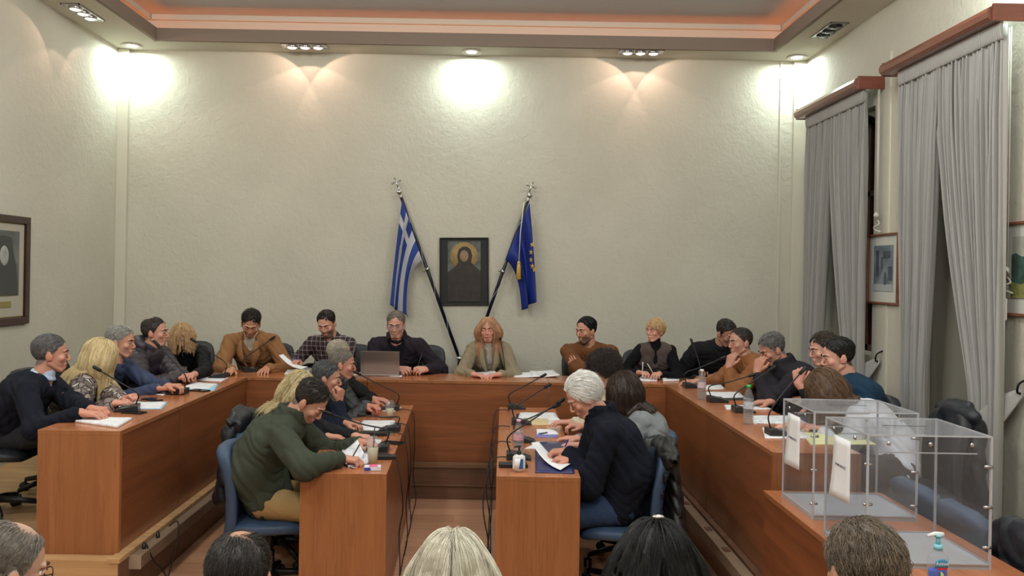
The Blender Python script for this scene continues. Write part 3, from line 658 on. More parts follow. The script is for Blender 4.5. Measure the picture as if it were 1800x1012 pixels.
# soffit ring, fascia, cove and upper ceiling
s_ = MB(); yn = -1.9
s_.box(XL, XR, TY1, YB, ZC, ZC+.03).box(XL, TX0, yn, TY1, ZC, ZC+.03).box(TX1, XR, yn, TY1, ZC, ZC+.03).box(XL, XR, YN, yn, ZC, ZC+.03)
struct('ceiling', s_, ceilm)
f_ = MB(); f_.box(TX0, TX1, TY1-.008, TY1+.03, ZC-.004, ZC+.125).box(TX0-.03, TX0+.008, yn, TY1+.03, ZC-.004, ZC+.125).box(TX1-.008, TX1+.03, yn, TY1+.03, ZC-.004, ZC+.125)
struct('trim_4', f_, mat('fascia paint', (134,120,108), .8))
c_ = MB(); q = .17
c_.box(TX0-q, TX1+q, TY1+q, TY1+q+.03, ZC+.03, ZU).box(TX0-q-.03, TX0-q, yn-.1, TY1+q, ZC+.03, ZU).box(TX1+q, TX1+q+.03, yn-.1, TY1+q, ZC+.03, ZU)
c_.box(TX0-q+.06, TX1+q-.06, TY1+q-.04, TY1+q+.01, ZU-.055, ZU).box(TX0-q-.01, TX0-q+.05, yn-.1, TY1+q, ZU-.055, ZU).box(TX1+q-.05, TX1+q+.01, yn-.1, TY1+q, ZU-.055, ZU)
struct('trim_5', c_, ceilm)
struct('ceiling_upper', MB().box(XL, XR+.3, YN, YB, ZU, ZU+.05), upperm)
led = mat('orange light strip', (255,140,62), .5, emit=COVE_E); l_ = MB()
l_.box(TX0-.05, TX1+.05, TY1+.09, TY1+.105, ZC+.035, ZC+.05).box(TX0-.11, TX0-.095, yn, TY1+.09, ZC+.035, ZC+.05).box(TX1+.095, TX1+.11, yn, TY1+.09, ZC+.035, ZC+.05)
tag(l_.build('light_strip', led), 'orange light strip glowing inside the ceiling cove', 'light strip')
# floor and platform
flo = mat('laminate floor', (196,134,96), 0.32, coat=0.15); t = NT(flo)
v = t.coord((1,1,1)); sx = t.n('SeparateXYZ'); t.l(v, sx.inputs[0])
row = t.math('FLOOR', t.math('DIVIDE', sx.outputs[1], 0.19)); fx = t.math('FRACT', t.math('DIVIDE', sx.outputs[1], 0.19))
xs = t.math('ADD', t.math('DIVIDE', sx.outputs[0], 1.25), t.math('MULTIPLY', row, 0.37)); fb_ = t.math('FRACT', xs); pid = t.math('ADD', t.math('MULTIPLY', row, 7.13), t.math('FLOOR', xs))
wn = t.n('TexWhiteNoise', noise_dimensions='1D'); t.l(pid, wn.inputs['W'])
gr = t.n('TexNoise', Scale=1.0, Detail=6.0, Distortion=0.5); t.l(t.coord((2.2,38,1)), gr.inputs[0])
base = t.ramp(t.math('ADD', t.math('MULTIPLY', wn.outputs[0], .35), t.math('MULTIPLY', gr.outputs[0], .65)), (.25, lin((178,130,98))), (.8, lin((212,164,130))))
gap = t.math('MINIMUM', t.math('LESS_THAN', fx, .985), t.math('LESS_THAN', fb_, .997)); t.l(t.mix(gap, (0.22,.13,.085), base), t.b.inputs['Base Color'])
struct('floor', MB().box(XL-.2, XR+.3, YN-.2, YB, -.1, 0), flo)
birch = wood('pale birch step', (196,158,112), (160,122,84), 0, .5, 0)
pm = MB(); PX_L, PX_R, PYB = -2.09, 1.53, 6.90
pm.box(XL, PX_L, 4.53, YB, 0, PL, 0).box(PX_L, PX_R, PYB, YB, 0, PL, 1).box(PX_R, XR, 4.30, YB, 0, PL, 1)
stepw = wood('brown step wood', (112,78,58), (86,60,44), 0, .45, .1)
struct('floor_platform', pm, [birch, stepw])
struct('trim_6', MB().box(PX_L-.02, PX_R+.02, PYB-.012, PYB+.10, PL-.015, PL+.012).box(PX_L-.0, PX_R+.0, PYB-.02, PYB, .12, .13), wood('step nosing', (132,98,70), (104,76,54), 0, .5, 0))
struct('trim_7', MB().box(PX_L-.055, PX_L+.012, 4.522, PYB, PL-.012, PL+.012).box(PX_L, PX_L+.006, 4.53, PYB, 0, PL-.01, 1), [birch, stepw])
trm = mat('grey brown trunking', (134,112,92), .5, var=.25, vscale=3)
tr = empty('cable_trunking', (PX_L+.04, 4.7, .2), 0, 'long grey-brown cable trunking along the left platform step', 'cable trunking')
MB().box(PX_L+.007, PX_L+.075, 4.66, 6.88, .20, .275, bev=.005).build('duct', trm, tr, org=(PX_L+.04, 4.7, .2))
MB().box(PX_L+.006, PX_L+.078, 4.655, 4.662, .198, .277).build('end_cap', mat('trunking cap', (150,132,112), .5), tr, org=(PX_L+.04, 4.7, .2))
for y in (4.78, 4.98): MB().lathe([(.012,.275),(.012,.30),(.008,.302),(.008,.315)], 10, cx=PX_L+.04, cy=y, cap1=True).build('cable_gland', mat('black plastic', (22,22,24), .4), tr, org=(PX_L+.04, 4.7, .2))
tr = empty('cable_trunking', (PX_R-.04, 4.4, .2), 0, 'long brown cable trunking along the right platform step', 'cable trunking')
MB().box(PX_R-.075, PX_R-.005, 4.34, 6.88, .20, .275, bev=.005).build('duct', trm, tr, org=(PX_R-.04, 4.4, .2))
for y in (4.9, 5.3, 5.9, 6.4): MB().box(PX_R-.06, PX_R-.02, y, y+.07, .274, .281).build('socket', mat('socket brown', (90,60,46), .5), tr, org=(PX_R-.04, 4.4, .2))

# ------------------------------------------------------------------ lamps in the soffit
glow = mat('white lamp glow', (255,255,250), .5, emit=14); glow_w = mat('halogen glow', (255,238,220), .5, emit=6); chrome = mat('chrome', (200,200,205), .15, metal=1); whitem = mat('white fitting', (225,222,215), .5)
dl = ['in the far left corner above the left wall strip', 'above the middle of the back wall', 'in the far right corner above the first window', 'above the right-hand second window', 'further along the left wall, out near the viewer', 'out near the viewer on the right', 'near the viewer on the left', 'behind the viewer']
for (x, y), d in zip(DOWN, dl):
    e = empty('downlight', (x, y, ZC), 0, 'round white ceiling downlight '+d, 'ceiling light', 'round ceiling downlights')
    MB().lathe([(.055,0),(.095,-.004),(.105,-.014),(.098,-.018),(.06,-.012)], 28).build('trim_ring', whitem, e)
    MB().lathe([(.058,-.004),(.05,-.012),(.0,-.018)], 20).build('bulb', glow, e)
tl = ['left of centre on the back wall soffit', 'right of centre on the back wall soffit', 'over the left wall, far end', 'switched off, over the right wall, far end', 'over the left wall near the viewer', 'over the right wall near the viewer']
for (x, y, sd), d in zip(TRIPLE, tl):
    e = empty('triple_spotlight', (x, y, ZC), math.pi/2 if sd else 0, 'three-lamp recessed spotlight '+d, 'ceiling light', 'three-lamp spotlights')
    off = (x, y) == (3.15, 7.50)
    MB().box(-.225, .225, -.075, .075, -.008, -.003).box(-.235, .235, -.085, -.075, -.012, 0).box(-.235, .235, .075, .085, -.012, 0).box(-.235, -.225, -.085, .085, -.012, 0).box(.225, .235, -.085, .085, -.012, 0).build('frame', chrome if not off else mat('steel grey', (150,150,150), .3, metal=.8), e)
    for k in (-1, 0, 1):
        r = MB().lathe([(.06,-.008),(.062,-.022),(.052,-.028),(.046,-.024)], 20, cx=.135*k).build('lamp_ring', mat('dark lamp ring', (40,40,42), .3, metal=.6) if off else chrome, e)
        MB().ball((.135*k, 0, -.018), .047, 16, 0, (1, 1, .35)).build('bulb', mat('unlit reflector', (120,120,125), .1, metal=.9) if off else glow_w, r)
for i, (x, y) in enumerate(FILL_LAMPS):  # round bodies for the added fill lamps
    e = empty('fill_lamp', (x, y, ZU), 0, 'added round white fill lamp on the upper ceiling over the %s' % ['left of the hall', 'right of the hall', 'left of the audience', 'right of the audience', 'viewer'][i], 'ceiling light', 'added fill lamps on the upper ceiling')
    MB().tube([(0,0,0),(0,0,-.06)], .02, 8).lathe([(.0,-.095),(.10,-.09),(.14,-.06),(.14,-.05),(0,-.05)], 32).build('diffuser', mat('fill lamp diffuser', (240,236,225), .5, emit=2.0), e)

# ------------------------------------------------------------------ curtains, pelmets, pictures, flags
linen = mat('grey linen curtain', (180,178,174), .95, bump=.15, bscale=300, sheen=.2)
def tl_(m, amt):                                         # let a little light through thin cloth
    t = NT(m); tr = t.n('BsdfTranslucent'); tr.inputs[0].default_value = m.node_tree.nodes['Principled BSDF'].inputs['Base Color'].default_value
    mx = t.n('MixShader'); mx.inputs[0].default_value = amt; t.l(t.b.outputs[0], mx.inputs[1]); t.l(tr.outputs[0], mx.inputs[2]); t.l(mx.outputs[0], t.N['Material Output'].inputs[0])
tl_(linen, .25)
pel = wood('pelmet wood', (126,76,58), (104,58,44), 1, .35, .5)
def pelmet(y0, y1, z, label):
    e = empty('curtain_pelmet', (XR, (y0+y1)/2, z), 0, label, 'curtain pelmet', 'wooden pelmets over the curtains')
    o = (XR, (y0+y1)/2, z); m = MB(); x = 3.10
    prof = [(x+.10,.05),(x+.05,.05),(x+.015,.035),(x,.005),(x+.005,-.03),(x+.03,-.05),(x+.10,-.05)]
    for a, b in zip(prof, prof[1:]): m.add([(a[0], y0, z+a[1]), (b[0], y0, z+b[1]), (b[0], y1, z+b[1]), (a[0], y1, z+a[1])], [(0,1,2,3)], 0, True)
    for y in (y0, y1): m.add([(p[0], y, z+p[1]) for p in prof], [tuple(range(7))])
    m.build('rail_cover', pel, e, org=o)
    MB().box(x+.03, XR, y0-.02, y0, z-.055, z+.055, bev=.004).build('end_board', wood('pelmet end', (122,62,42), (98,44,30), 0, .35, .5), e, org=o)
    MB().box(x+.03, XR, y1, y1+.02, z-.055, z+.055, bev=.004).build('end_board', wood('pelmet end', (122,62,42), (98,44,30), 0, .35, .5), e, org=o)
pelmet(6.86, 8.22, 3.66, 'brown wooden pelmet over the far window curtains')
pelmet(5.02, 6.42, 3.66, 'brown wooden pelmet over the nearer window curtains')
def curtain(t0, t1, m0, m1, b0, b1, label, seed, ztie=1.22, nf=13):
    """top, tied and bottom extents along the wall (y)"""
    e = empty('curtain', (3.22, (t0+t1)/2, .1), 0, label, 'curtain', 'grey linen curtains'); r = random.Random(seed); ph = [r.uniform(-.6, .6) for _ in range(nf+2)]
    def fn(u, v):
        z = 3.60-3.45*v; zt = 1-(ztie-.15)/3.45; k = min(v/zt, 1); k2 = k*k*(1.4-.4*k)
        a = t0+(m0-t0)*k2; b = t1+(m1-t1)*k2
        if v > zt: q = (v-zt)/(1-zt); a = m0+(b0-m0)*q; b = m1+(b1-m1)*q
        i = u*nf; j = min(int(i), nf-1); p = ph[j]*(1-(i-j))+ph[j+1]*(i-j)
        amp = .030*(.45+.55*min(1, v*6))*(1+.3*math.sin(j*2.1+v*3)); w_ = i+p*.5+.12*math.sin(v*4+j)
        x = 3.225+amp*math.sin(2*math.pi*w_)+.008*math.sin(2*math.pi*w_*2.3+v*5)
        yy = a+(b-a)*u+.012*math.cos(2*math.pi*w_)
        return Vector((x, yy, z))
    MB().grid(fn, nf*14, 40, 0, .002).build('cloth', linen, e, org=(3.22, (t0+t1)/2, .1))
    def hd(u, v):
        x = 3.222+.014*math.sin(2*math.pi*u*nf*2.6+math.sin(u*31)*1.2+v*.8)-.008*math.sin(v*math.pi)
        return Vector((x-.012, t0+(t1-t0)*u, 3.63-.13*v))
    MB().grid(hd, nf*18, 6, 0, .002).build('gathered_heading', linen, e, org=(3.22, (t0+t1)/2, .1))
curtain(8.14, 7.56, 8.16, 7.74, 8.14, 7.68, 'grey linen curtain at the far window, half beside the back corner', 1)
curtain(7.58, 6.88, 7.22, 6.88, 7.30, 6.90, 'grey linen curtain at the far window, half nearer the framed pictures', 2)
curtain(6.30, 5.74, 6.20, 5.86, 6.18, 5.84, 'grey linen curtain at the near window, half beside the small grey picture', 3, nf=11)
curtain(5.78, 5.03, 5.32, 5.02, 5.36, 5.02, 'grey linen curtain at the near window, half beside the landscape picture', 4, nf=15)
for y, x2, nm in ((7.0, 6.80, 'far'), (5.13, 4.97, 'near')):
    e = empty('curtain_tieback', (3.25, y, 1.1), 0, 'grey cloth tieback holding the curtain of the %s window' % nm, 'curtain tieback', 'curtain tiebacks'); o = (3.25, y, 1.1)
    def fn(u, v, y=y, x2=x2):
        c = Vector((3.17+.16*u, y+(x2-y)*u, 1.02+.26*u)); w_ = .11*(1-u**2*.8); return c+Vector((0, .02*(v-.5), w_*(v-.5)*2))
    MB().grid(fn, 10, 4, 0, .006).build('band', linen, e, org=o)
    MB().tube(spline([(XR, x2, 1.36), (XR-.05, x2, 1.33), (XR-.06, x2, 1.28), (XR-.04, x2, 1.27)], 5), .007, 8).build('wall_hook', mat('black metal', (20,20,22), .3, metal=.7), e, org=o)
cordm = mat('white cord', (206,200,186), .8)
for y, z1, nm in ((6.83, 2.50, 'small grey picture'), (5.10, 2.02, 'landscape picture')):
    e = empty('blind_cord', (XR-.06, y, z1), 0, 'white knotted blind cord hanging beside the '+nm, 'blind cord', 'white blind cords'); o = (XR-.06, y, z1); x = XR-.05
    MB().tube([(x, y, 3.6), (x, y, z1)], .004, 6).tube([(x, y+.02, 3.6), (x, y+.02, z1)], .004, 6).build('cord', cordm, e, org=o)
    lp = [(x-.02*math.sin(i*1.3), y+.035*math.cos(i*1.9), z1+.05-.022*i) for i in range(9)]; MB().tube(spline(lp, 5), .006, 6).ball((x-.01, y, z1+.02), .022, 10).build('knot', cordm, e, org=o)
    if y < 6: MB().box(x-.035, x-.005, y-.015, y+.015, z1-.30, z1-.16, bev=.006).build('plug', whitem, e, org=o)
# framed pictures: built on a local board (x across, y up) and turned to their wall
def picture(name, label, M, w_, h_, frame_w, fm, layers, cat='picture', fd=.03, inner=None):
    e = empty(name, M.translation, 0, label, cat); o = M.translation
    m = MB(); a, b = w_/2, h_/2
    for x0, x1, y0, y1 in ((-a, a, b-frame_w, b), (-a, a, -b, -b+frame_w), (-a, -a+frame_w, -b+frame_w, b-frame_w), (a-frame_w, a, -b+frame_w, b-frame_w)): m.box(x0, x1, y0, y1, 0, fd, 0, M, bev=.004)
    m.build('frame', fm, e, org=o)
    for i, (nm, x0, x1, y0, y1, mt) in enumerate(layers): MB().box(x0, x1, y0, y1, .004, .008+.003*i, 0, M).build(nm, mt, e, org=o)
    return e, o
def wallM(x, y, z, side):
    if side == 'back': return Matrix(((1,0,0,x),(0,0,-1,y),(0,1,0,z),(0,0,0,1)))
    if side == 'left': return Matrix(((0,0,1,x),(1,0,0,y),(0,1,0,z),(0,0,0,1)))
    return Matrix(((0,0,-1,x),(-1,0,0,y),(0,1,0,z),(0,0,0,1)))
# centre: plain gilt devotional stand-in
blackm = mat('matt black board', (24,24,24), .6)
pc = P(816, 477, YB)
Mi = wallM(pc.x, YB-.002, pc.z, 'back') @ Matrix.Rotation(math.radians(1.2), 4, 'Z')
e, o = picture('icon_panel', 'dark framed painted panel with a gold disc between the two flags', Mi, .53, .73, .012, mat('thin black frame', (14,14,14), .3), [('mount_board', -.257, .257, -.357, .357, blackm), ('painted_panel', -.175, .178, -.325, .325, mat('aged blue grey paint', (104,108,106), .6, var=.5, vscale=14))], 'framed painting')
g_ = MB(); g_.lathe([(0,.016),(.150,.016),(.150,.012)], 40, 0, Mi @ Matrix.Translation((0,.165,0))); g_.build('gold_disc', mat('dull gold paint', (176,150,100), .55, var=.25, vscale=30), e, org=o)
g_ = MB(); pts = [(-.175,-.325),(.178,-.325),(.178,.0),(.10,.07),(.075,.10),(.088,.17),(.072,.235),(.03,.268),(-.02,.268),(-.06,.235),(-.076,.17),(-.064,.10),(-.09,.06),(-.175,-.01)]
g_.prism(pts, Mi @ Matrix.Translation((0,0,.012)), .006); g_.build('robed_silhouette', mat('dark umber paint', (52,44,40), .6, var=.4, vscale=18), e, org=o)
g_ = MB(); g_.ball((0,0,0), .048, 16, 0, (1, 1.35, .1), None); g_.v = [tuple(Mi @ (Matrix.Translation((.002,.165,.019)) @ Vector(v))) for v in g_.v]; g_.build('plain_oval', mat('pale umber paint', (150,122,94), .6, var=.3, vscale=40), e, org=o)
# left wall portrait
pl_ = P(44, 475, 6.94); photo = mat('grey photograph paper', (118,122,118), .4, var=.3, vscale=5, vc=(88,92,90))
Ml = wallM(XL+.002, 6.94-.36, pl_.z, 'left'); wf = wood('dark walnut frame', (64,34,26), (40,22,18), 1, .3, .4)
e, o = picture('portrait_picture', 'black-and-white portrait of a robed figure in dark walnut frame', Ml, .72, .92, .06, wf, [('gold_slip', -.305, .305, -.405, .405, mat('gilt slip', (120,96,52), .4, metal=.4)), ('mat_board', -.29, .29, -.39, .39, mat('cream mat board', (178,172,156), .8)), ('photograph', -.22, .22, -.21, .33, photo), ('name_plate', -.11, .11, -.31, -.26, mat('brass plate', (150,136,84), .4, metal=.3))], 'framed portrait')
MB().prism([(-.22,-.21),(.20,-.21),(.17,.05),(.135,.13),(.10,.27),(.0,.29),(-.10,.27),(-.13,.13),(-.17,.05)], Ml @ Matrix.Translation((.0,0,.016)), .004).build('robed_figure', mat('photograph dark grey', (62,64,64), .4), e, org=o)
g_ = MB(); g_.ball((0,0,0), .06, 16, 0, (1, 1.4, .08)); g_.v = [tuple(Ml @ (Matrix.Translation((.0,.12,.021)) @ Vector(v))) for v in g_.v]; g_.build('pale_face', mat('photograph light grey', (170,172,166), .5, var=.3, vscale=30), e, org=o)
# right wall pictures
tan = wood('tan picture frame', (140,88,62), (112,64,44), 1, .4, .2); matb = mat('white mat board', (196,198,190), .8)
Mr = wallM(XR-.002, 7.06-.27, 2.06, 'right')
e, o = picture('street_picture', 'small framed grey street picture on the wall between the two windows', Mr, .54, .60, .018, tan, [('mat_board', -.255, .255, -.285, .285, matb), ('print', -.165, .165, -.19, .20, mat('grey blue print', (132,142,148), .5, var=.4, vscale=9, vc=(92,102,110)))], 'framed picture')
sm = MB()
for q in ((-.12,-.075,-.06,.16),(.0,.12,.09,.15),(.03,.05,-.14,-.03),(-.03,-.01,.0,.10),(.09,.15,-.10,.02)): sm.box(q[0], q[1], q[2], q[3], .012, .0145, 0, Mr)
sm.build('drawn_buildings', mat('print dark grey', (84,90,98), .5, var=.4, vscale=30), e, org=o)
sm = MB(); sm.box(-.165, .165, -.19, -.13, .012, .0145, 0, Mr).ball((0,0,0), .001, 6); sm.build('drawn_ground', mat('print pale grey', (168,172,172), .5), e, org=o)
Mr2 = wallM(XR-.002, 5.21-.30, 2.05, 'right')
e, o = picture('landscape_picture', 'framed green landscape painting at the right edge, nearest the viewer', Mr2, .60, .60, .018, tan, [('mat_board', -.285, .285, -.285, .285, matb), ('sky_paint', -.20, .20, -.185, .205, mat('pale sky paint', (170,172,160), .6, var=.15, vscale=8))], 'framed picture')
hill = [(-.20,-.185),(.20,-.185),(.20,.08),(.12,.10),(.05,.06),(-.03,.09),(-.10,.075),(-.16,.10),(-.20,.09)]
MB().prism(hill, Mr2 @ Matrix.Translation((0,0,.014)), .002).build('hills', mat('hill paint', (70,92,86), .6, var=.5, vscale=16, vc=(44,66,50)), e, org=o)
MB().prism([(-.20,-.185),(.20,-.185),(.20,-.06),(.10,-.085),(.0,-.055),(-.10,-.10),(-.20,-.085)], Mr2 @ Matrix.Translation((0,0,.016)), .002).build('meadow', mat('meadow paint', (150,146,88), .6, var=.4, vscale=20, vc=(110,116,64)), e, org=o)

# flags: pole from px0 (top) to px1 (bottom), cloth hanging from the upper part
silver = mat('silver finial', (190,190,190), .2, metal=1); navy = mat('dark blue pole', (18,20,40), .35); whitec = mat('white flag cloth', (196,196,200), .8); bluec = mat('blue flag cloth', (34,62,138), .7); eub = mat('deep blue flag cloth', (22,44,128), .6); gold = mat('gold thread', (196,160,70), .5)
for m_ in (whitec, bluec, eub): tl_(m_, .15)
def flag(name, label, top, bot, cross, hoist, kind):
    A, B = P(*top, 8.47), P(*bot, 8.52); e = empty('flag', B, 0, label, 'flag', 'flags on crossed poles'); d = (A-B).normalized()
    m = MB(); m.tube([B, A], .018, 12)
    m.build('pole', navy, e, org=B)
    m = MB(); n = 70; hx = [B.lerp(A, i/n)+Matrix.Rotation(i*.42, 3, d) @ Vector((0,-.0185,0)) for i in range(n+1)]; m.tube(hx, .0022, 5); m.build('pole_braid', whitec, e, org=B)
    C = P(*cross, 8.46); m = MB(); bl = A+d*.055; m.tube([A-d*.02, A+d*.03], [.022, .014], 12); m.ball(bl, .032, 14); m.tube([bl, C-d*.05], .010, 8)
    sd = d.cross(Vector((0,1,0))); L = C
    m.tube([L-d*.07, L+d*.06], .008, 6); m.tube([L+d*.015-sd*.042, L+d*.015+sd*.042], .008, 6)
    for q in (L+d*.062, L+d*.015-sd*.045, L+d*.015+sd*.045): m.ball(q, .013, 8)
    m.build('finial_cross', silver, e, org=B)
    MB().tube([B.lerp(A, .56)-d*.015, B.lerp(A, .56)+d*.015], .026, 12).tube([B.lerp(A, .56), B.lerp(A, .56)+Vector((0,.12,0))], .010, 8).ball(B.lerp(A, .56)+sd*.035, .014, 8).build('pole_bracket', silver, e, org=B)
    MB().tube([B, B+d*.05], .030, 12).box(B.x-.03, B.x+.03, 8.54, YB, B.z-.05, B.z+.05).build('wall_socket', silver, e, org=B)
    (h0, c0, b0), (h1, c1, b1) = hoist
    def fn(u, v):
        lp = lambda a, b: (a[0]+(b[0]-a[0])*u, a[1]+(b[1]-a[1])*u); p0, p1, p2 = lp(h0, h1), lp(c0, c1), lp(b0, b1)
        x = (1-v)**2*p0[0]+2*v*(1-v)*p1[0]+v*v*p2[0]; y = (1-v)**2*p0[1]+2*v*(1-v)*p1[1]+v*v*p2[1]
        Y = 8.43-.05*math.sin(u*math.pi*3+v*1.2)*min(1, v*2+.15)-.02*math.sin(u*9+v*6)
        return P(x+4*math.sin(u*9+1)*v*(.6 if kind == 'gr' else 1), y, Y)
    nu, nv = 36, 45; m = MB()
    m.grid(fn, nu, nv, 0, .003)
    nf = nu*nv
    for k in range(len(m.f)):
        q = k % nf if k < 2*nf else None; mi = 0
        if q is not None and kind == 'gr':
            i, j = q//nv, q % nv; st = i//6; canton = i < 18 and j/nv < .36
            mi = (1 if (7 <= i <= 10 or 6 <= j <= 9) else 0) if canton else (st % 2)
        m.m[k] = mi
    m.build('cloth', [bluec, whitec] if kind == 'gr' else [eub], e, org=B)
    if kind == 'eu':
        for k in range(12):
            a = math.pi*2*k/12; u, v = -.06+.22*math.cos(a), .52+.15*math.sin(a)
            if u < .03: continue
            c = Vector(fn(u, v)); n_ = (Vector(fn(u+.02, v))-c).cross(Vector(fn(u, v+.02))-c).normalized()
            if n_.y > 0: n_ = -n_
            x_ = Vector((1,0,0)); x_ = (x_-n_*x_.dot(n_)).normalized(); y_ = n_.cross(x_); M_ = Matrix((x_, y_, n_)).transposed().to_4x4(); M_.translation = c+n_*.004
            st = [((.032 if i % 2 == 0 else .013)*math.sin(i*math.pi/5), (.032 if i % 2 == 0 else .013)*math.cos(i*math.pi/5)) for i in range(10)]
            MB().prism(st, M_, .002).build('star', gold, e, org=B)
    return e, B, A
flag('flag', 'blue and white striped flag with a cross on the pole left of the icon', (705,346), (809,634), (697,322), (((707,352),(694,440),(684,536)), ((742,458),(714,478),(718,557))), 'gr')
e, B, A = flag('flag', 'deep blue flag with gold stars on the pole right of the icon', (928,352), (828,636), (933,330), (((931,356),(938,450),(940,530)), ((889,456),(915,476),(919,545))), 'eu')
c0, c1 = P(921,356,8.36), P(912,462,8.34)
MB().tube([c0, c0.lerp(c1, .5)+Vector((-.01,0,0)), c1], .005, 6).tube([P(921,356,8.36), P(926,354,8.44)], .005, 6).build('cord', cordm, e, org=B)
MB().ball(c1, .018, 10).lathe([(.012,0),(.02,-.03),(.028,-.17),(.0,-.175)], 12, 0, Matrix.Translation(c1)).build('tassel', gold, e, org=B)
g0, g1 = P(710,352,8.36), P(716,395,8.34)

# ------------------------------------------------------------------ desks and tables
topw_y = wood('desk top wood y', (188,120,78), (164,98,62), 1, .22, .5); topw_x = wood('desk top wood x', (188,120,78), (164,98,62), 0, .22, .5)
pan_y = wood('desk panel y', (140,84,50), (108,62,36), 1, .32, .25); pan_x = wood('desk panel x', (140,84,50), (108,62,36), 0, .32, .25); pan_z = wood('desk end panel', (158,102,62), (132,82,48), 2, .32, .25)
EB = mat('desk edge band', (120,62,38), .4)
def bench(name, label, cat, x0, x1, y0, y1, z0, z1, front, ends, group, M=None):
    """front: side with the modesty panel, in '+x -x -y'; ends: sides with full end panels"""
    c = Vector(((x0+x1)/2, (y0+y1)/2, z0)); M = M or Matrix.Translation((0,0,0)); o = M @ c; e = empty(name, o, 0, label, cat, group); th = .028
    tw, fp = (topw_y, pan_y) if front[1] == 'x' else (topw_x, pan_x)
    dt = MB().box(x0, x1, y0, y1, z1-th, z1, 0, M, bev=.002).build('desktop', [tw, pan_z], e, org=o)
    for f in dt.data.polygons: f.material_index = 0 if f.normal.z > .5 else 1
    i = .006; zb = z1-th
    if front == '+x': MB().box(x1-i-.022, x1-i, y0+i, y1-.002, z0+.004, zb, 0, M).build('front_panel', fp, e, org=o)
    if front == '-x': MB().box(x0+i, x0+i+.022, y0+i, y1-.002, z0+.004, zb, 0, M).build('front_panel', fp, e, org=o)
    if front == '-y': MB().box(x0+.001, x1-.001, y0+i, y0+i+.022, z0+.004, zb, 0, M).build('front_panel', fp, e, org=o)
    for s_ in ends:
        if s_ == '-y': MB().box(x0+.001, x1-.001, y0+.001, y0+.03, z0+.001, zb, 0, M).build('end_panel', pan_z, e, org=o)
        if s_ == '+y': MB().box(x0+.03, x1-.03, y1-.032, y1-.004, z0+.001, zb, 0, M).build('end_panel', pan_z, e, org=o)
        if s_ == '+x': MB().box(x1-.03, x1-.002, y0+.03, y1, z0+.001, zb, 0, M).build('end_panel', pan_z, e, org=o)
        if s_ == '-x': MB().box(x0+.002, x0+.03, y0+.03, y1, z0+.001, zb, 0, M).build('end_panel', pan_z, e, org=o)
    return e
LX0, LX1, RX0, RX1, DY0, DY1 = -2.61, -2.13, 1.565, 2.05, 7.04, 7.53
dg = 'cherry wood council desks in a U'
bench('council_desk', 'left-side council desk unit nearest the viewer, with full end panel', 'desk', LX0, LX1, 4.62, 5.52, PL, ZD, '+x', ['-y', '+y'], dg)
bench('council_desk', 'left-side council desk unit between the nearest unit and the corner', 'desk', LX0, LX1, 5.523, 7.03, PL, ZD, '+x', ['+y'], dg)
bench('council_desk', 'back left corner council desk unit before the man in the tan coat', 'desk', LX0, -1.075, DY0, DY1, PL, ZD, '-y', ['-x', '+x'], dg)
bench('council_desk', 'back middle council desk unit with the laptop and the chairwoman', 'desk', -1.072, .535, DY0, DY1, PL, ZD, '-y', ['+x'], dg)
bench('council_desk', 'back right corner council desk unit before the short-haired blonde woman', 'desk', .538, RX1, DY0, DY1, PL, ZD, '-y', ['+x'], dg)
bench('council_desk', 'right-side council desk unit next to the back corner', 'desk', RX0, RX1, 5.69, 7.03, PL, ZD, '-x', ['+y'], dg)
bench('council_desk', 'right-side council desk unit nearest the ballot boxes', 'desk', RX0, RX1, 4.36, 5.687, PL, ZD, '-x', ['-y'], dg)
ML = Matrix.Translation((-.808, 4.49, 0)) @ Matrix.Rotation(math.radians(1.85), 4, 'Z')
MR = Matrix.Translation((.291, 4.49, 0)) @ Matrix.Rotation(math.radians(-1.1), 4, 'Z')
bench('long_table', 'left inner table with drink cups, white papers and black phone', 'table', -.243, .243, 0, 2.34, 0, ZT, '+x', ['-y', '+y'], 'inner long tables', ML)
bench('long_table', 'right inner table with white sanitizer bottle and dark blue folder', 'table', -.238, .238, 0, 2.34, 0, ZT, '-x', ['-y', '+y'], 'inner long tables', MR)
bench('low_table', 'lower table on the right carrying the two clear ballot boxes', 'table', 1.49, 2.12, 2.70, 4.29, 0, ZT, '-x', ['-y', '+y'], None)

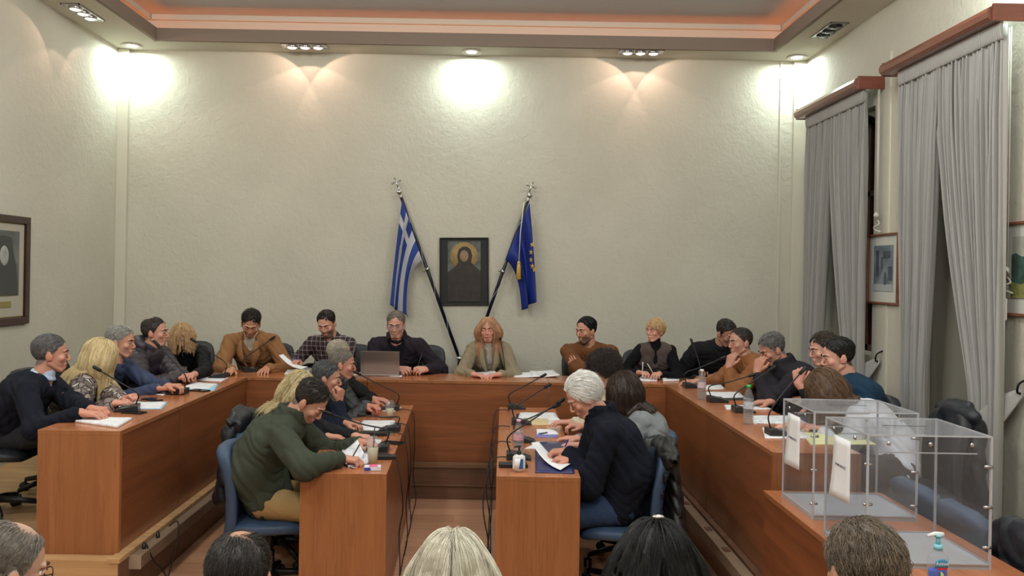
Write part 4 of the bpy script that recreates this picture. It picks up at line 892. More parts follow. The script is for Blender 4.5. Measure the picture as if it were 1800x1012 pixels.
# ------------------------------------------------------------------ office chairs
blk = mat('black chair plastic', (20,20,22), .45)
def make_chair(fab, loc, rz, label):
    e = empty('office_chair', loc, rz, label, 'chair', 'office chairs')
    def loft(secs, n=28):                                # rounded-rectangle sections (centre x, z, tilt, half width, half thickness)
        vs = []
        for cx, cz, ti, hw, ht in secs:
            for k in range(n):
                a = 2*math.pi*k/n; ca, sa = math.cos(a), math.sin(a); y = hw*math.copysign(abs(ca)**.35, ca); t_ = ht*math.copysign(abs(sa)**.55, sa)*(1 if True else 0)
                bow = .05*(y/.24)**2
                vs.append((cx+(t_+bow)*math.cos(ti), y, cz+(t_+bow*(.2))*math.sin(ti)) if True else 0)
        fs = [(i*n+k, i*n+(k+1)%n, (i+1)*n+(k+1)%n, (i+1)*n+k) for i in range(len(secs)-1) for k in range(n)]+[tuple(range(n-1,-1,-1)), tuple((len(secs)-1)*n+k for k in range(n))]
        return MB().add(vs, fs, 0, True)
    P_ = [(-.24,.30,.06,.020),(-.235,.31,.13,.034),(-.225,.38,.185,.040),(-.215,.48,.200,.038),(-.215,.60,.205,.036),(-.225,.70,.21,.036),(-.245,.79,.21,.038),(-.262,.85,.20,.044),(-.268,.885,.18,.046),(-.270,.91,.13,.036),(-.270,.918,.07,.018)]
    loft([(x, z, .15, hw, ht) for x, z, hw, ht in P_]).build('backrest', fab, e)
    secs = []; vs = []
    m = MB(); n = 30
    for x, zc, hw, ht in [(-.20,.44,.12,.015),(-.19,.44,.19,.034),(-.10,.44,.225,.042),(.02,.445,.235,.042),(.14,.45,.23,.042),(.20,.44,.21,.036),(.235,.425,.17,.024),(.245,.415,.10,.010)]:
        for k in range(n):
            a = 2*math.pi*k/n; ca, sa = math.cos(a), math.sin(a); vs.append((x, hw*math.copysign(abs(ca)**.5, ca), zc+ht*math.copysign(abs(sa)**.6, sa)))
    m.add(vs, [(i*n+k, i*n+(k+1)%n, (i+1)*n+(k+1)%n, (i+1)*n+k) for i in range(7) for k in range(n)]+[tuple(range(n-1,-1,-1)), tuple(7*n+k for k in range(n))], 0, True).build('seat', fab, e)
    MB().tube([(0,0,.12), (0,0,.26)], .028, 12).tube([(0,0,.26), (0,0,.40)], .019, 12).box(-.1, .1, -.07, .07, .385, .41).build('gas_column', blk, e)
    MB().tube(spline([(-.05,0,.39), (-.2,0,.37), (-.245,0,.42), (-.25,0,.55)], 5), .02, 8, sq=1.6).build('back_bracket', blk, e)
    b = MB().ball((0,0,.12), .045, 12, 0, (1,1,.7)).build('hub', blk, e)
    for k in range(5):
        a = 2*math.pi*k/5+.3; c, s_ = math.cos(a), math.sin(a)
        leg = MB().tube([(.03*c,.03*s_,.125), (.16*c,.16*s_,.11), (.28*c,.28*s_,.085)], [.024,.02,.016], 8).build('base_leg', blk, e)
        cs = MB(); Mx = Matrix.Translation((.29*c,.29*s_,.032)) @ Matrix.Rotation(a+1.2, 4, 'Z') @ Matrix.Rotation(math.pi/2, 4, 'X')
        for dz in (-.026, .006): cs.lathe([(.004,dz),(.030,dz),(.030,dz+.02),(.004,dz+.02)], 14, 0, Mx)
        cs.tube([(.29*c,.29*s_,.05), (.28*c,.28*s_,.09)], .009, 8); cs.build('caster', blk, leg)
    return e
blue = mat('slate blue chair vinyl', (50,68,92), .5, bump=.1, bscale=150, spec=.4); dark = mat('charcoal chair vinyl', (34,36,40), .5)
cb = make_chair(blue, (-1.31, 4.84, 0), math.radians(4), 'blue office chair holding the man in the olive sweater')
ck = make_chair(dark, (-3.25, 5.25, PL), math.radians(5), 'dark office chair under the man in the navy sweater, far left')
def chair_at(src, x, y, z, deg, label):
    c = copy_tree(src); c.location = (x, y, z); c.rotation_euler = (0, 0, math.radians(deg)); c['label'] = label; return c
CH = [(cb,-1.40,5.42,0,2,'blue office chair with a black padded coat over its back, behind the olive sweater'),
 (cb,-1.46,5.98,0,0,'blue office chair under the man resting his chin on a fist'),
 (cb,-1.46,6.54,0,0,'blue office chair under the grey-haired man with clasped hands'),
 (cb,.81,4.84,0,178,'blue office chair with a black leather jacket, under the white-haired man'),
 (cb,.97,5.42,0,176,'blue office chair under the woman in the grey jacket'),
 (cb,1.02,6.10,0,180,'blue office chair under the curly-haired person in the cream sweater'),
 (ck,-3.15,5.85,PL,5,'dark office chair under the woman in the snakeskin-print blouse'),
 (ck,-3.28,6.42,PL,0,'dark office chair under the grey-haired man in the blue-grey sweater'),
 (ck,-3.25,7.02,PL,0,'dark office chair under the man in the puffer jacket'),
 (ck,-2.95,8.05,PL,300,'dark office chair under the blonde woman in the back left corner'),
 (ck,-2.22,8.0,PL,270,'dark office chair under the man in the tan coat'),
 (ck,-1.40,8.0,PL,270,'dark office chair under the man in the plaid shirt'),
 (ck,-.66,8.05,PL,270,'dark office chair under the man at the laptop'),
 (ck,.02,8.08,PL,270,'dark office chair under the strawberry-blonde woman'),
 (ck,.96,8.0,PL,270,'dark office chair under the man in the rust sweater'),
 (ck,1.58,7.98,PL,270,'dark office chair under the short-haired blonde woman'),
 (ck,2.20,8.12,PL,262,'dark office chair under the man all in black'),
 (ck,2.44,6.92,PL,182,'dark office chair under the man in the brown leather jacket'),
 (ck,2.50,6.32,PL,182,'dark office chair under the man with his hand over his face'),
 (ck,2.46,5.80,PL,180,'dark office chair under the brown-haired man at the near curtain'),
 (ck,2.36,5.26,PL,180,'dark office chair under the dark-haired man in the teal sweater'),
 (ck,2.50,4.72,PL,176,'dark office chair with a dark navy jacket, under the long-haired person in white'),
 (cb,2.47,4.16,0,2,'empty blue office chair right of the ballot boxes, the farther of the pair'),
 (cb,2.47,3.72,0,-2,'empty blue office chair right of the ballot boxes, the nearer of the pair'),
 (ck,2.53,3.27,0,0,'office chair under the black puffer coat at the lower right edge')]
chairs = {c[-1]: chair_at(*c) for c in CH}
for i, (x, d) in enumerate(((-1.22,'glasses, far left'), (-.64,'bald spot'), (-.09,'white-blonde hair'), (.49,'long black hair'), (.96,'curly grey-brown hair'))):
    chair_at(ck, x, 1.86, 0, 90, 'audience chair under the spectator with '+d)

# ------------------------------------------------------------------ clear plastic, microphones, papers, bottles
def clear(name, tint=(1,1,1), edge=.06, rough=.03):
    m = bpy.data.materials.new(name); m.use_nodes = True; t = m.node_tree; N = t.nodes; N.remove(N['Principled BSDF'])
    tr = N.new('ShaderNodeBsdfTransparent'); tr.inputs[0].default_value = tuple(tint)+(1,); gl = N.new('ShaderNodeBsdfGlossy'); gl.inputs['Roughness'].default_value = rough
    df = N.new('ShaderNodeBsdfDiffuse'); df.inputs[0].default_value = (.75,.75,.78,1)
    lw = N.new('ShaderNodeLayerWeight'); lw.inputs[0].default_value = .5; pw_ = N.new('ShaderNodeMath'); pw_.operation = 'POWER'; pw_.inputs[1].default_value = 4.0; t.links.new(lw.outputs['Facing'], pw_.inputs[0]); ml_ = N.new('ShaderNodeMath'); ml_.operation = 'MULTIPLY_ADD'; ml_.inputs[1].default_value = .45; ml_.inputs[2].default_value = .022; t.links.new(pw_.outputs[0], ml_.inputs[0]); mx = N.new('ShaderNodeMixShader'); mx2 = N.new('ShaderNodeMixShader'); mx2.inputs[0].default_value = edge
    t.links.new(ml_.outputs[0], mx.inputs[0]); t.links.new(tr.outputs[0], mx.inputs[1]); t.links.new(gl.outputs[0], mx.inputs[2])
    t.links.new(mx.outputs[0], mx2.inputs[1]); t.links.new(df.outputs[0], mx2.inputs[2]); t.links.new(mx2.outputs[0], N['Material Output'].inputs[0]); return m
acr = clear('clear acrylic', (.975,.98,.99), .016); pet = clear('clear bottle plastic', (.93,.95,.97), .10, .06); edgem = mat('polished acrylic edge', (205,206,212), .15, trans=.3)
rubber = mat('matt black rubber', (16,16,18), .55); mgrey = mat('microphone base plastic', (30,34,38), .35, spec=.6)
MICS = [
 ((229,722),(171,648),ZD,-.05,'on the left desk before the man in the navy sweater'),
 ((316,692),(275,603),ZD,.0,'on the left desk before the grey-haired man in the blue-grey sweater'),
 ((388,664),(340,598),ZD,.0,'at the left end of the desks before the puffer jacket man'),
 ((437,653),(479,594),ZD,.12,'between the hands of the man in the tan coat'),
 ((548,645),(500,616),ZD,.20,'before the man in the plaid shirt'),
 ((737,658),(744,614),ZD,.14,'before the man at the laptop'),
 ((884,659),(879,592),ZD,.12,'before the strawberry-blonde woman'),
 ((1052,652),(991,618),ZD,.10,'before the man in the rust sweater'),
 ((1226,668),(1216,600),ZD,.10,'beside the man all in black'),
 ((1213,681),(1270,629),ZD,.0,'on the right desk beside the water bottle nearest the corner'),
 ((1257,706),(1322,659),ZD,.0,'on the right desk before the brown leather jacket man'),
 ((1302,724),(1358,647),ZD,.0,'on the right desk beside the green-capped bottle'),
 ((1364,765),(1411,651),ZD,.0,'on the right desk next to the farther ballot box'),
 ((690,720),(629,656),ZT,.0,'at the far end of the left inner table'),
 ((690,757),(636,729),ZT,.0,'in the middle of the left inner table by the open papers'),
 ((668,792),(577,726),ZT,.0,'on the left inner table behind the near drink cup'),
 ((904,718),(955,660),ZT,.0,'at the far end of the right inner table'),
 ((912,745),(963,678),ZT,.0,'second from the far end of the right inner table'),
 ((916,776),(978,713),ZT,.0,'on the right inner table behind the pink-capped bottle'),
 ((906,806),(985,705),ZT,.0,'nearest on the right inner table, behind the white sanitizer bottle')]
def mic(base, tip, z, dy, where):
    B = G(base[0], base[1], z); Tp = P(tip[0], tip[1], B.y+dy); e = empty('desk_microphone', B, 0, 'black gooseneck microphone '+where, 'microphone', 'gooseneck microphones on the desks')
    h = Vector((Tp.x-B.x, Tp.y-B.y, 0)); a = math.atan2(h.y, h.x) if h.length > .05 else -math.pi/2; M = Matrix.Translation(B) @ Matrix.Rotation(a, 4, 'Z')
    m = MB(); pr = [(-.055,.0),(.095,.0),(.098,.012),(.05,.030),(-.03,.046),(-.055,.044)]
    n = len(pr); vs = [M @ Vector((x, y*(.055 if x < .05 else .046), zz)) for y in (-1, 1) for x, zz in pr]
    m.add(vs, [tuple(range(n-1,-1,-1)), tuple(range(n, 2*n))]+[(i,(i+1)%n,n+(i+1)%n,n+i) for i in range(n)]); o = m.build('base', mgrey, e, org=B); bv = o.modifiers.new('b', 'BEVEL'); bv.width = .006; bv.segments = 2
    m = MB(); m.box(.015, .05, -.02, .02, .032, .038, 0, M); m.build('button_panel', mat('grey buttons', (90,94,100), .4), e, org=B)
    s0 = M @ Vector((-.035, 0, .045)); u_ = Vector((0,0,1)); L = (Tp-s0).length
    bow = (M.to_3x3() @ Vector((-.10*L, 0, .10*L))); pts = spline([s0, s0+u_*L*.18+bow*.25, s0.lerp(Tp, .5)+bow*.7, Tp], 7)
    MB().tube(pts, .0048, 8).build('gooseneck', blk, e, org=B)
    d = (pts[-1]-pts[-2]).normalized(); MB().tube([Tp-d*.03, Tp-d*.028, Tp+d*.022, Tp+d*.032], [.006,.011,.012,.007], 12).build('microphone_head', rubber, e, org=B)
    return B
MB_ = [mic(*a) for a in MICS]
# printed paper
def paper_mat(name, c=(228,228,232), ink=.35, axis=0):
    m = mat(name, c, .7); t = NT(m); v = t.coord(); sx = t.n('SeparateXYZ'); t.l(v, sx.inputs[0]); ln = t.math('FRACT', t.math('MULTIPLY', sx.outputs[1-axis], 110)); nz = t.n('TexNoise', Scale=60.0, Detail=2.0); t.l(v, nz.inputs[0])
    big = t.n('TexNoise', Scale=14.0, Detail=1.0); t.l(v, big.inputs[0])
    f = t.math('MULTIPLY', t.math('MULTIPLY', t.math('LESS_THAN', ln, .45), t.math('GREATER_THAN', nz.outputs[0], .45)), t.math('MULTIPLY', t.math('GREATER_THAN', big.outputs[0], .45), ink))
    t.l(t.mix(f, lin(c), (.12,.12,.14)), t.b.inputs['Base Color']); return m
pw = paper_mat('printed white paper'); pwb = mat('plain white paper', (228,229,232), .7); pwt = paper_mat('dense printed paper', ink=.6)
cream = mat('manila cream card', (206,186,142), .7); foldb = mat('dark blue folder card', (30,36,84), .45, coat=.3); lblue = mat('pale blue card', (150,196,220), .6)
def sheet(name, label, quad, z, m, th=.004, group='papers on the desks', curl=0.0, cat=None, curlside=0):
    q = [G(x, y, z) for x, y in quad]; c = sum(q, Vector())/4
    if (q[1]-q[0]).cross(q[3]-q[0]).z < 0: q = [q[0], q[3], q[2], q[1]]
    def fn(u, v):
        a = q[0].lerp(q[1], u); b = q[3].lerp(q[2], u); p = a.lerp(b, v); w_ = (u, v, 1-u, 1-v)[curlside]
        return p+Vector((0, 0, th+curl*w_**2+.0006*math.sin(u*9)))
    e = MB().grid(fn, 10, 10, 0, th).build(name, m, None, org=c); 
    # keep the stack resting on its surface
    return tag(e, label, cat or name.split('_')[-1], group)
SH = [
 ('paper_stack','thick white paper stack under the hands of the navy sweater man',[(122,741),(182,737),(232,738),(206,753)],ZD,pw,.016,0),
 ('paper','white sheet with blue edge before the snakeskin-blouse woman',[(199,716),(233,707),(292,707),(281,718)],ZD,pw,.004,0),
 ('folder','pale blue folder under the sheet before the snakeskin-blouse woman',[(192,719),(230,706),(295,706),(284,719)],ZD-.0,lblue,.002,0),
 ('paper','white sheet in the pile before the grey-haired man in blue-grey',[(316,683),(345,673),(382,676),(368,684)],ZD,pw,.009,0),
 ('folder','pale blue folder under papers before the grey-haired man in blue-grey',[(314,686),(340,672),(384,676),(376,687)],ZD,lblue,.003,0),
 ('paper','white page lying beside the puffer jacket man\'s microphone',[(342,668),(372,661),(402,664),(388,671)],ZD,pw,.004,0),
 ('paper','small white card beside the blue-grey sweater man\'s forearm',[(265,692),(281,688),(300,689),(287,695)],ZD,pwb,.003,0),
 ('book','thick pale book under the hand of the plaid-shirt man',[(500,659),(506,652),(545,652),(542,660)],ZD,pwb,.016,0),
 ('paper','white pages partly under the silver laptop',[(619,659),(628,655),(712,656),(706,662)],ZD,pwb,.004,0),
 ('paper','folded white pages left before the strawberry-blonde woman',[(834,662),(836,655),(868,654),(874,661)],ZD,pwb,.006,.02),
 ('paper','flat white page right of the strawberry-blonde woman\'s microphone',[(904,663),(903,655),(944,655),(950,664)],ZD,pwb,.003,.012),
 ('paper_stack','curled white page pile at the seam of the middle desk',[(934,663),(931,653),(972,655),(984,664)],ZD,pwb,.010,.02),
 ('paper','white notes before the short-haired blonde woman',[(1121,670),(1126,662),(1158,662),(1155,670)],ZD,pw,.006,0),
 ('book','white notebook right of the short-haired blonde woman',[(1166,671),(1162,663),(1192,663),(1194,670)],ZD,pwb,.014,0),
 ('paper','white page beneath the brown leather jacket man\'s forearm',[(1240,685),(1242,677),(1267,677),(1275,684)],ZD,pw,.006,0),
 ('paper','large white page before the man hiding his face',[(1243,700),(1241,689),(1298,689),(1310,699)],ZD,pw,.004,0),
 ('folder','dark folder below the page before the man hiding his face',[(1252,704),(1245,689),(1300,690),(1316,703)],ZD,rubber,.002,0),
 ('paper','white page behind the green-capped bottle',[(1277,720),(1273,712),(1342,713),(1358,720)],ZD,pw,.004,0),
 ('paper','printed page in front of the farther ballot box on the right desk',[(1325,745),(1322,731),(1395,731),(1420,745)],ZD,pwt,.005,0),
 ('paper','white page at the near end of the right desk beside its microphone',[(1345,771),(1340,752),(1395,752),(1430,771)],ZD,pw,.005,0),
 ('folder','large pale yellow folder seen through the farther ballot box',[(1425,782),(1405,757),(1500,757),(1540,782)],ZD,mat('pale yellow card', (214,212,158), .7),.005,0),
 ('paper_stack','open white booklet in the middle of the left inner table',[(628,757),(638,741),(694,741),(694,758)],ZT,pw,.012,0),
 ('folder','olive folder below the open booklet on the left inner table',[(605,764),(615,757),(690,758),(692,765)],ZT,mat('olive card', (110,104,78), .6),.004,0),
 ('paper','white sheet behind the near drink cup on the left inner table',[(622,790),(632,772),(671,773),(662,790)],ZT,pw,.004,0),
 ('paper_stack','white pages under the olive sweater man\'s pen hand',[(612,822),(600,790),(640,786),(655,815)],ZT,pw,.012,0),
 ('paper','white leaflet beneath the far drink cup on the left inner table',[(672,722),(676,713),(706,716),(692,724)],ZT,pwb,.003,0),
 ('paper_stack','thick white page pile at the far end of the right inner table',[(911,737),(914,728),(975,728),(981,737)],ZT,pw,.016,0),
 ('envelope','manila envelope in front of the far page pile on the right inner table',[(910,747),(917,737),(982,737),(987,747)],ZT,cream,.006,0),
 ('folder','blue folder under the thick page pile on the right inner table',[(906,741),(908,728),(976,727),(984,740)],ZT,foldb,.003,0),
 ('card','white and lilac card lying alone on the right inner table',[(941,769),(944,755),(976,756),(981,769)],ZT,mat('lilac card', (120,116,176), .6),.003,0),
 ('paper','white leaflet on top of the lilac card',[(944,764),(943,755),(975,755),(982,764)],ZT,pwb,.006,0),
 ('folder','large dark blue folder under the white-haired man\'s papers',[(941,831),(941,778),(1005,776),(1010,833)],ZT,foldb,.006,0),
 ('paper','white page lying behind the white-haired man\'s writing hand',[(922,789),(948,776),(1002,779),(1000,790)],ZT,pwb,.004,0),
]
for nm, lb, q, z, m_, th, cu in SH: sheet(nm, lb, q, z, m_, th, None if nm == 'envelope' else 'papers and folders on the desks', cu, {'paper_stack': 'papers', 'envelope': 'envelope'}.get(nm, nm))
# lifted pages (curved sheets held by hands)
def held(label, pts, thick=.0015, m_=pwt, nm='paper'):
    q = [Vector(p) for p in pts]; c = sum(q, Vector())/4
    def fn(u, v): 
        p = q[0].lerp(q[1], u).lerp(q[3].lerp(q[2], u), v); return p+Vector((0,0,-.03*math.sin(math.pi*v)))
    return tag(MB().grid(fn, 8, 12, 0, thick).build(nm, m_, None, org=c), label, 'paper', 'pages held in the hand')
held('curved white page held up by the white-haired man', [G(1003,815,ZT+.02), G(985,826,ZT+.02), P(934,778,4.98), P(947,776,5.06)], m_=pwb)
held('tilted printed page held by the olive sweater man', [G(571,800,ZT+.01), G(622,822,ZT+.01), P(640,796,4.84), P(628,772,5.0)])
held('white page tilted up by the plaid-shirt man', [P(530,648,7.2), P(541,644,7.26), P(498,622,7.42), P(490,624,7.36)], m_=pwb)
# bottles, cups
def bottle(px, z, hgt, label, capc, r=.033, labc=None):
    B = G(px[0], px[1], z); e = empty('water_bottle', B, 0, label, 'bottle', 'clear water bottles'); H_ = hgt; pr = [(.0,.001),(r*.9,.001),(r,.012)]
    for k in range(9): zz = .03+k*(H_*.5)/9; pr += [(r,zz),(r*.93,zz+.008),(r,zz+.016)]
    pr += [(r,H_*.62),(r*.97,H_*.70),(r*.55,H_*.86),(.013,H_*.90),(.013,H_*.94)]
    MB().lathe(pr, 24).build('bottle_body', pet, e); MB().lathe([(.0,H_*.925),(.0155,H_*.925),(.0155,H_),(.0,H_)], 16).build('cap', mat('cap %d %d %d' % capc, capc, .4), e)
    MB().lathe([(r*1.015,H_*.40),(r*1.015,H_*.58)], 24).build('paper_label', mat('label %d %d %d' % (labc or (200,205,215)), labc or (200,205,215), .5, var=.3, vscale=40), e)
    MB().lathe([(.0,.004),(r*.85,.004),(r*.87,H_*.33),(0,H_*.33)], 20).build('water', clear('water', (.90,.94,.96), .05), e)
bottle((1233,702), ZD, .235, 'water bottle with pale cap on the right desk nearest the corner', (225,222,226), labc=(222,196,200))
bottle((1315,745), ZD, .255, 'water bottle with bright green cap on the right desk', (40,168,70))
bottle((911,796), ZT, .215, 'pink-capped water bottle behind the white sanitizer bottle', (218,160,178), labc=(232,176,188))
def cup(px, z, h_, label, c, straw=True, lid=True):
    B = G(px[0], px[1], z); e = empty('drink_cup', B, 0, label, 'cup', 'clear plastic drink cups'); MB().lathe([(.0,.001),(.026,.001),(.036,h_),(.039,h_+.002)], 24).build('cup_body', pet, e)
    MB().lathe([(.0,.004),(.0245,.004),(.033,h_*.82),(.0,h_*.82)], 24).build('drink', mat('drink %d %d %d' % c, c, .3), e)
    if lid: MB().lathe([(.040,h_-.002),(.040,h_+.006),(.036,h_+.028),(.022,h_+.045),(.009,h_+.05)], 24).build('domed_lid', pet, e)
    if straw: MB().tube([(.0,0,.01), (.008,.004,h_+.095)], .0035, 8).build('straw', blk, e)
cup((655,817), ZT, .125, 'near clear cup of pale iced coffee beside the pink and white packet', (206,198,166))
cup((685,735), ZT, .095, 'far clear cup of iced coffee with a domed lid', (212,202,170))
cup((321,662), ZD+.0, .085, 'amber drink in a glass on the far left corner desk', (176,128,60), False, False)
# tissue packet and phones and small things
def box_thing(name, label, cat, px, z, w_, d, h_, rz, m_, group=None, bev=.003, extra=()):
    B = G(px[0], px[1], z); o = MB().box(-w_/2, w_/2, -d/2, d/2, .0005, h_, bev=min(bev, h_*.4)).build(name, m_); o.location = B; o.rotation_euler = (0, 0, math.radians(rz)); tag(o, label, cat, group)
    for (nm, x0, x1, y0, y1, z0, z1, mm_) in extra: c = MB().box(x0, x1, y0, y1, z0, z1).build(nm, mm_, o)
    return o
scr = mat('phone screen', (12,13,16), .08, spec=.7)
box_thing('tissue_packet', 'pink, white and blue tissue packet by the near drink cup', 'packet', (655,826), ZT, .095, .05, .026, 8, mat('packet white', (214,214,224), .5), None, .004, [('pink_band', -.02, .03, -.0255, .0255, .0262, .0268, mat('packet pink', (222,90,140), .5)), ('blue_patch', -.0476, -.012, -.0262, .0255, .004, .020, mat('packet blue', (44,60,150), .5))])
def phone(px, z, rz, label): box_thing('phone', label, 'phone', px, z, .072, .145, .009, rz, blk, 'black phones', .003, [('screen', -.033, .033, -.068, .068, .0091, .0097, scr)])
phone((691,779), ZT, 70, 'black phone lying on the left inner table by its right edge')
phone((1185,665), ZD+.0145, 80, 'dark phone on the white notebook of the short-haired blonde woman')
phone((236,726), ZD, 75, 'dark phone under the nearest microphone on the left desk')
phone((268,703), ZD, 60, 'dark phone beside the folded spectacles on the left desk')
phone((351,687), ZD, 70, 'grey-edged phone on the left desk beyond the second microphone')
box_thing('microphone_junction_box', 'flat black junction box by the near cup on the left inner table', 'device', (672,806), ZT, .16, .07, .022, 6, blk)
box_thing('microphone_junction_box', 'flat black junction box beside the white sanitizer bottle', 'device', (902,820), ZT, .17, .075, .022, 2, blk)
box_thing('tissue_box', 'small white box by the cream sleeve on the right inner table', 'box', (973,745), ZT, .09, .07, .04, 10, pwb)
box_thing('power_strip', 'black power strip end on the left inner table beyond the phone', 'device', (655,765), ZT, .2, .07, .024, 6, blk)
# laptop
B = G(668,661,ZD); lap = empty('laptop', B, 0, 'silver laptop with its open lid back towards the hall', 'laptop'); silverl = mat('laptop aluminium', (150,140,134), .32, metal=.75)
MB().box(-.175, .175, .0, .24, .001, .016, bev=.004).build('keyboard_base', silverl, lap)
ML2 = Matrix.Translation((0,.002,.016)) @ Matrix.Rotation(math.radians(13), 4, 'X')
MB().box(-.178, .178, -.004, .003, .0, .222, 0, ML2, bev=.0025).build('screen_lid', silverl, lap)
MB().box(-.165, .165, .0031, .0036, .012, .212, 0, ML2).build('display', scr, lap)
# white sanitizer pump bottle on the right inner table
B = G(912,829,ZT); e = empty('sanitizer_bottle', B, 0, 'white pump bottle with blue and white label on right inner table', 'pump bottle')
F_ = Fld(); F_.cap((0,0,.022), (0,0,.082), .021, .021, 220, (1,0,0), 1.75); v, q = F_.mesh(.004, clip=lambda X, Y, Z: np.maximum(.001-Z+0*X, Z-.103)); link('bottle_body', np_mesh('sb', v, q), mat('white bottle plastic', (216,218,218), .35), e)
MB().tube([(0,0,.10),(0,0,.122)], .012, 14).tube([(0,0,.12),(0,0,.145)], .005, 8).tube([(0,0,.145),(0,-.0,.152)], .012, 12).tube([(.0,0,.148),(-.028,-.012,.146)], .005, 8).build('pump_head', blk, e)
MB().grid(lambda u, v: Vector(((u-.5)*.056, -.0225+.006*abs(u-.5)**2*4-.0, .018+.064*v)), 8, 2, 0, .0006).build('label', mat('label white', (226,228,230), .5), e)
MB().add([(-.001,-.0240,.022), (.022,-.0232,.022), (.024,-.0232,.080), (.008,-.0240,.080)], [(0,1,2,3)]).build('blue_label_patch', mat('label blue', (40,84,150), .5), e)
def text(body, size, M, m_, parent, org, name='lettering', ext=.0004):
    c = bpy.data.curves.new(name, 'FONT'); c.body = body; c.size = size; c.align_x = 'CENTER'; c.align_y = 'CENTER'; c.extrude = ext; c.materials.append(m_)
    o = bpy.data.objects.new(name, c); col.objects.link(o); me = bpy.data.meshes.new_from_object(o); bpy.data.objects.remove(o); o = link(name, me, None, parent); o.matrix_local = Matrix.Translation(-Vector(org)) @ M; return o
# pens
def pen(label, a, b, c): 
    a, b = Vector(a), Vector(b); o = a
    e = MB().tube([a-o, a-o+(b-a)*.08, b-o], [.001,.004,.0042], 8).build('pen', mat('pen %d %d %d' % c, c, .3)); e.location = o; tag(e, label, 'pen', 'pens')
# cables hanging from the inner tables
def cable(label, pts, r=.004, grp='black microphone cables'): 
    p = spline(pts, 6); o = p[0]; e = MB().tube([x-o for x in p], r, 6).build('cable', rubber); e.location = o; tag(e, label, 'cable', grp)
xl = lambda y: -.808+.243+.0-(y-4.49)*.0323; xr = lambda y: .291-.238+(y-4.49)*.0192
for i, (y, dz, lb) in enumerate(((6.55,.10,'far end'), (5.95,.18,'middle'), (5.6,.05,'second'), (4.95,.30,'near cup'))):
    x = xl(y)+.012; cable('black cable dropping off the left inner table, from the %s microphone' % lb, [(x-.13,y,ZT+.012),(x-.03,y-.02,ZT+.012),(x+.015,y-.04,ZT-.03),(x+.03+.01*i,y-.10,.55),(x+.022,y-.08+.05*i,.32),(x+.05,y-.12,.14),(x+.03,y-.2,.02),(x+.04,y-.45,.008)])
for i, (y, lb) in enumerate(((6.6,'farthest'), (5.9,'second'), (5.35,'third'), (4.9,'nearest'))):
    x = xr(y)-.012; cable('black cable dropping off the right inner table, from the %s microphone' % lb, [(x+.10,y,ZT+.012),(x+.02,y,ZT+.014),(x-.025,y-.03,ZT-.02),(x-.045-.008*i,y-.12,.58),(x-.03,y-.2,.35),(x-.05+.01*i,y-.3,.16),(x-.07,5.2,.03),(x-.02,5.12,.012),(x-.05,5.0,.05)])
cable('black cable draped over the left trunking in a loose loop', [(-2.03,5.1,.31),(-1.98,5.12,.33),(-1.96,5.05,.2),(-1.98,4.98,.03),(-1.94,4.92,.01),(-1.97,4.86,.12),(-2.0,4.8,.2),(-2.04,4.78,.31)], .005)
cable('black coiled cable on the floor beside the right step', [(1.42+.05*math.cos(i*1.1),4.35+.12*math.sin(i*1.1),.008+.012*i) for i in range(16)], .005)
# folded spectacles on the left desk
B = G(262,706,ZD); m = MB()
for q in (-1, 1): m.tube([Vector((q*.032+.021*math.cos(t_), .0, .018+.016*math.sin(t_))) for t_ in np.linspace(0, 2*math.pi, 15)], .0015, 6)
m.tube([(-.053,0,.02),(-.04,.09,.003),(.02,.11,.003)], .0016, 6).tube([(.053,0,.02),(.04,.08,.003),(-.03,.10,.005)], .0016, 6)
o = m.build('spectacles', blk); o.location = B; o.rotation_euler = (0, 0, .5); tag(o, 'folded dark spectacles on the left desk between two microphones', 'spectacles')
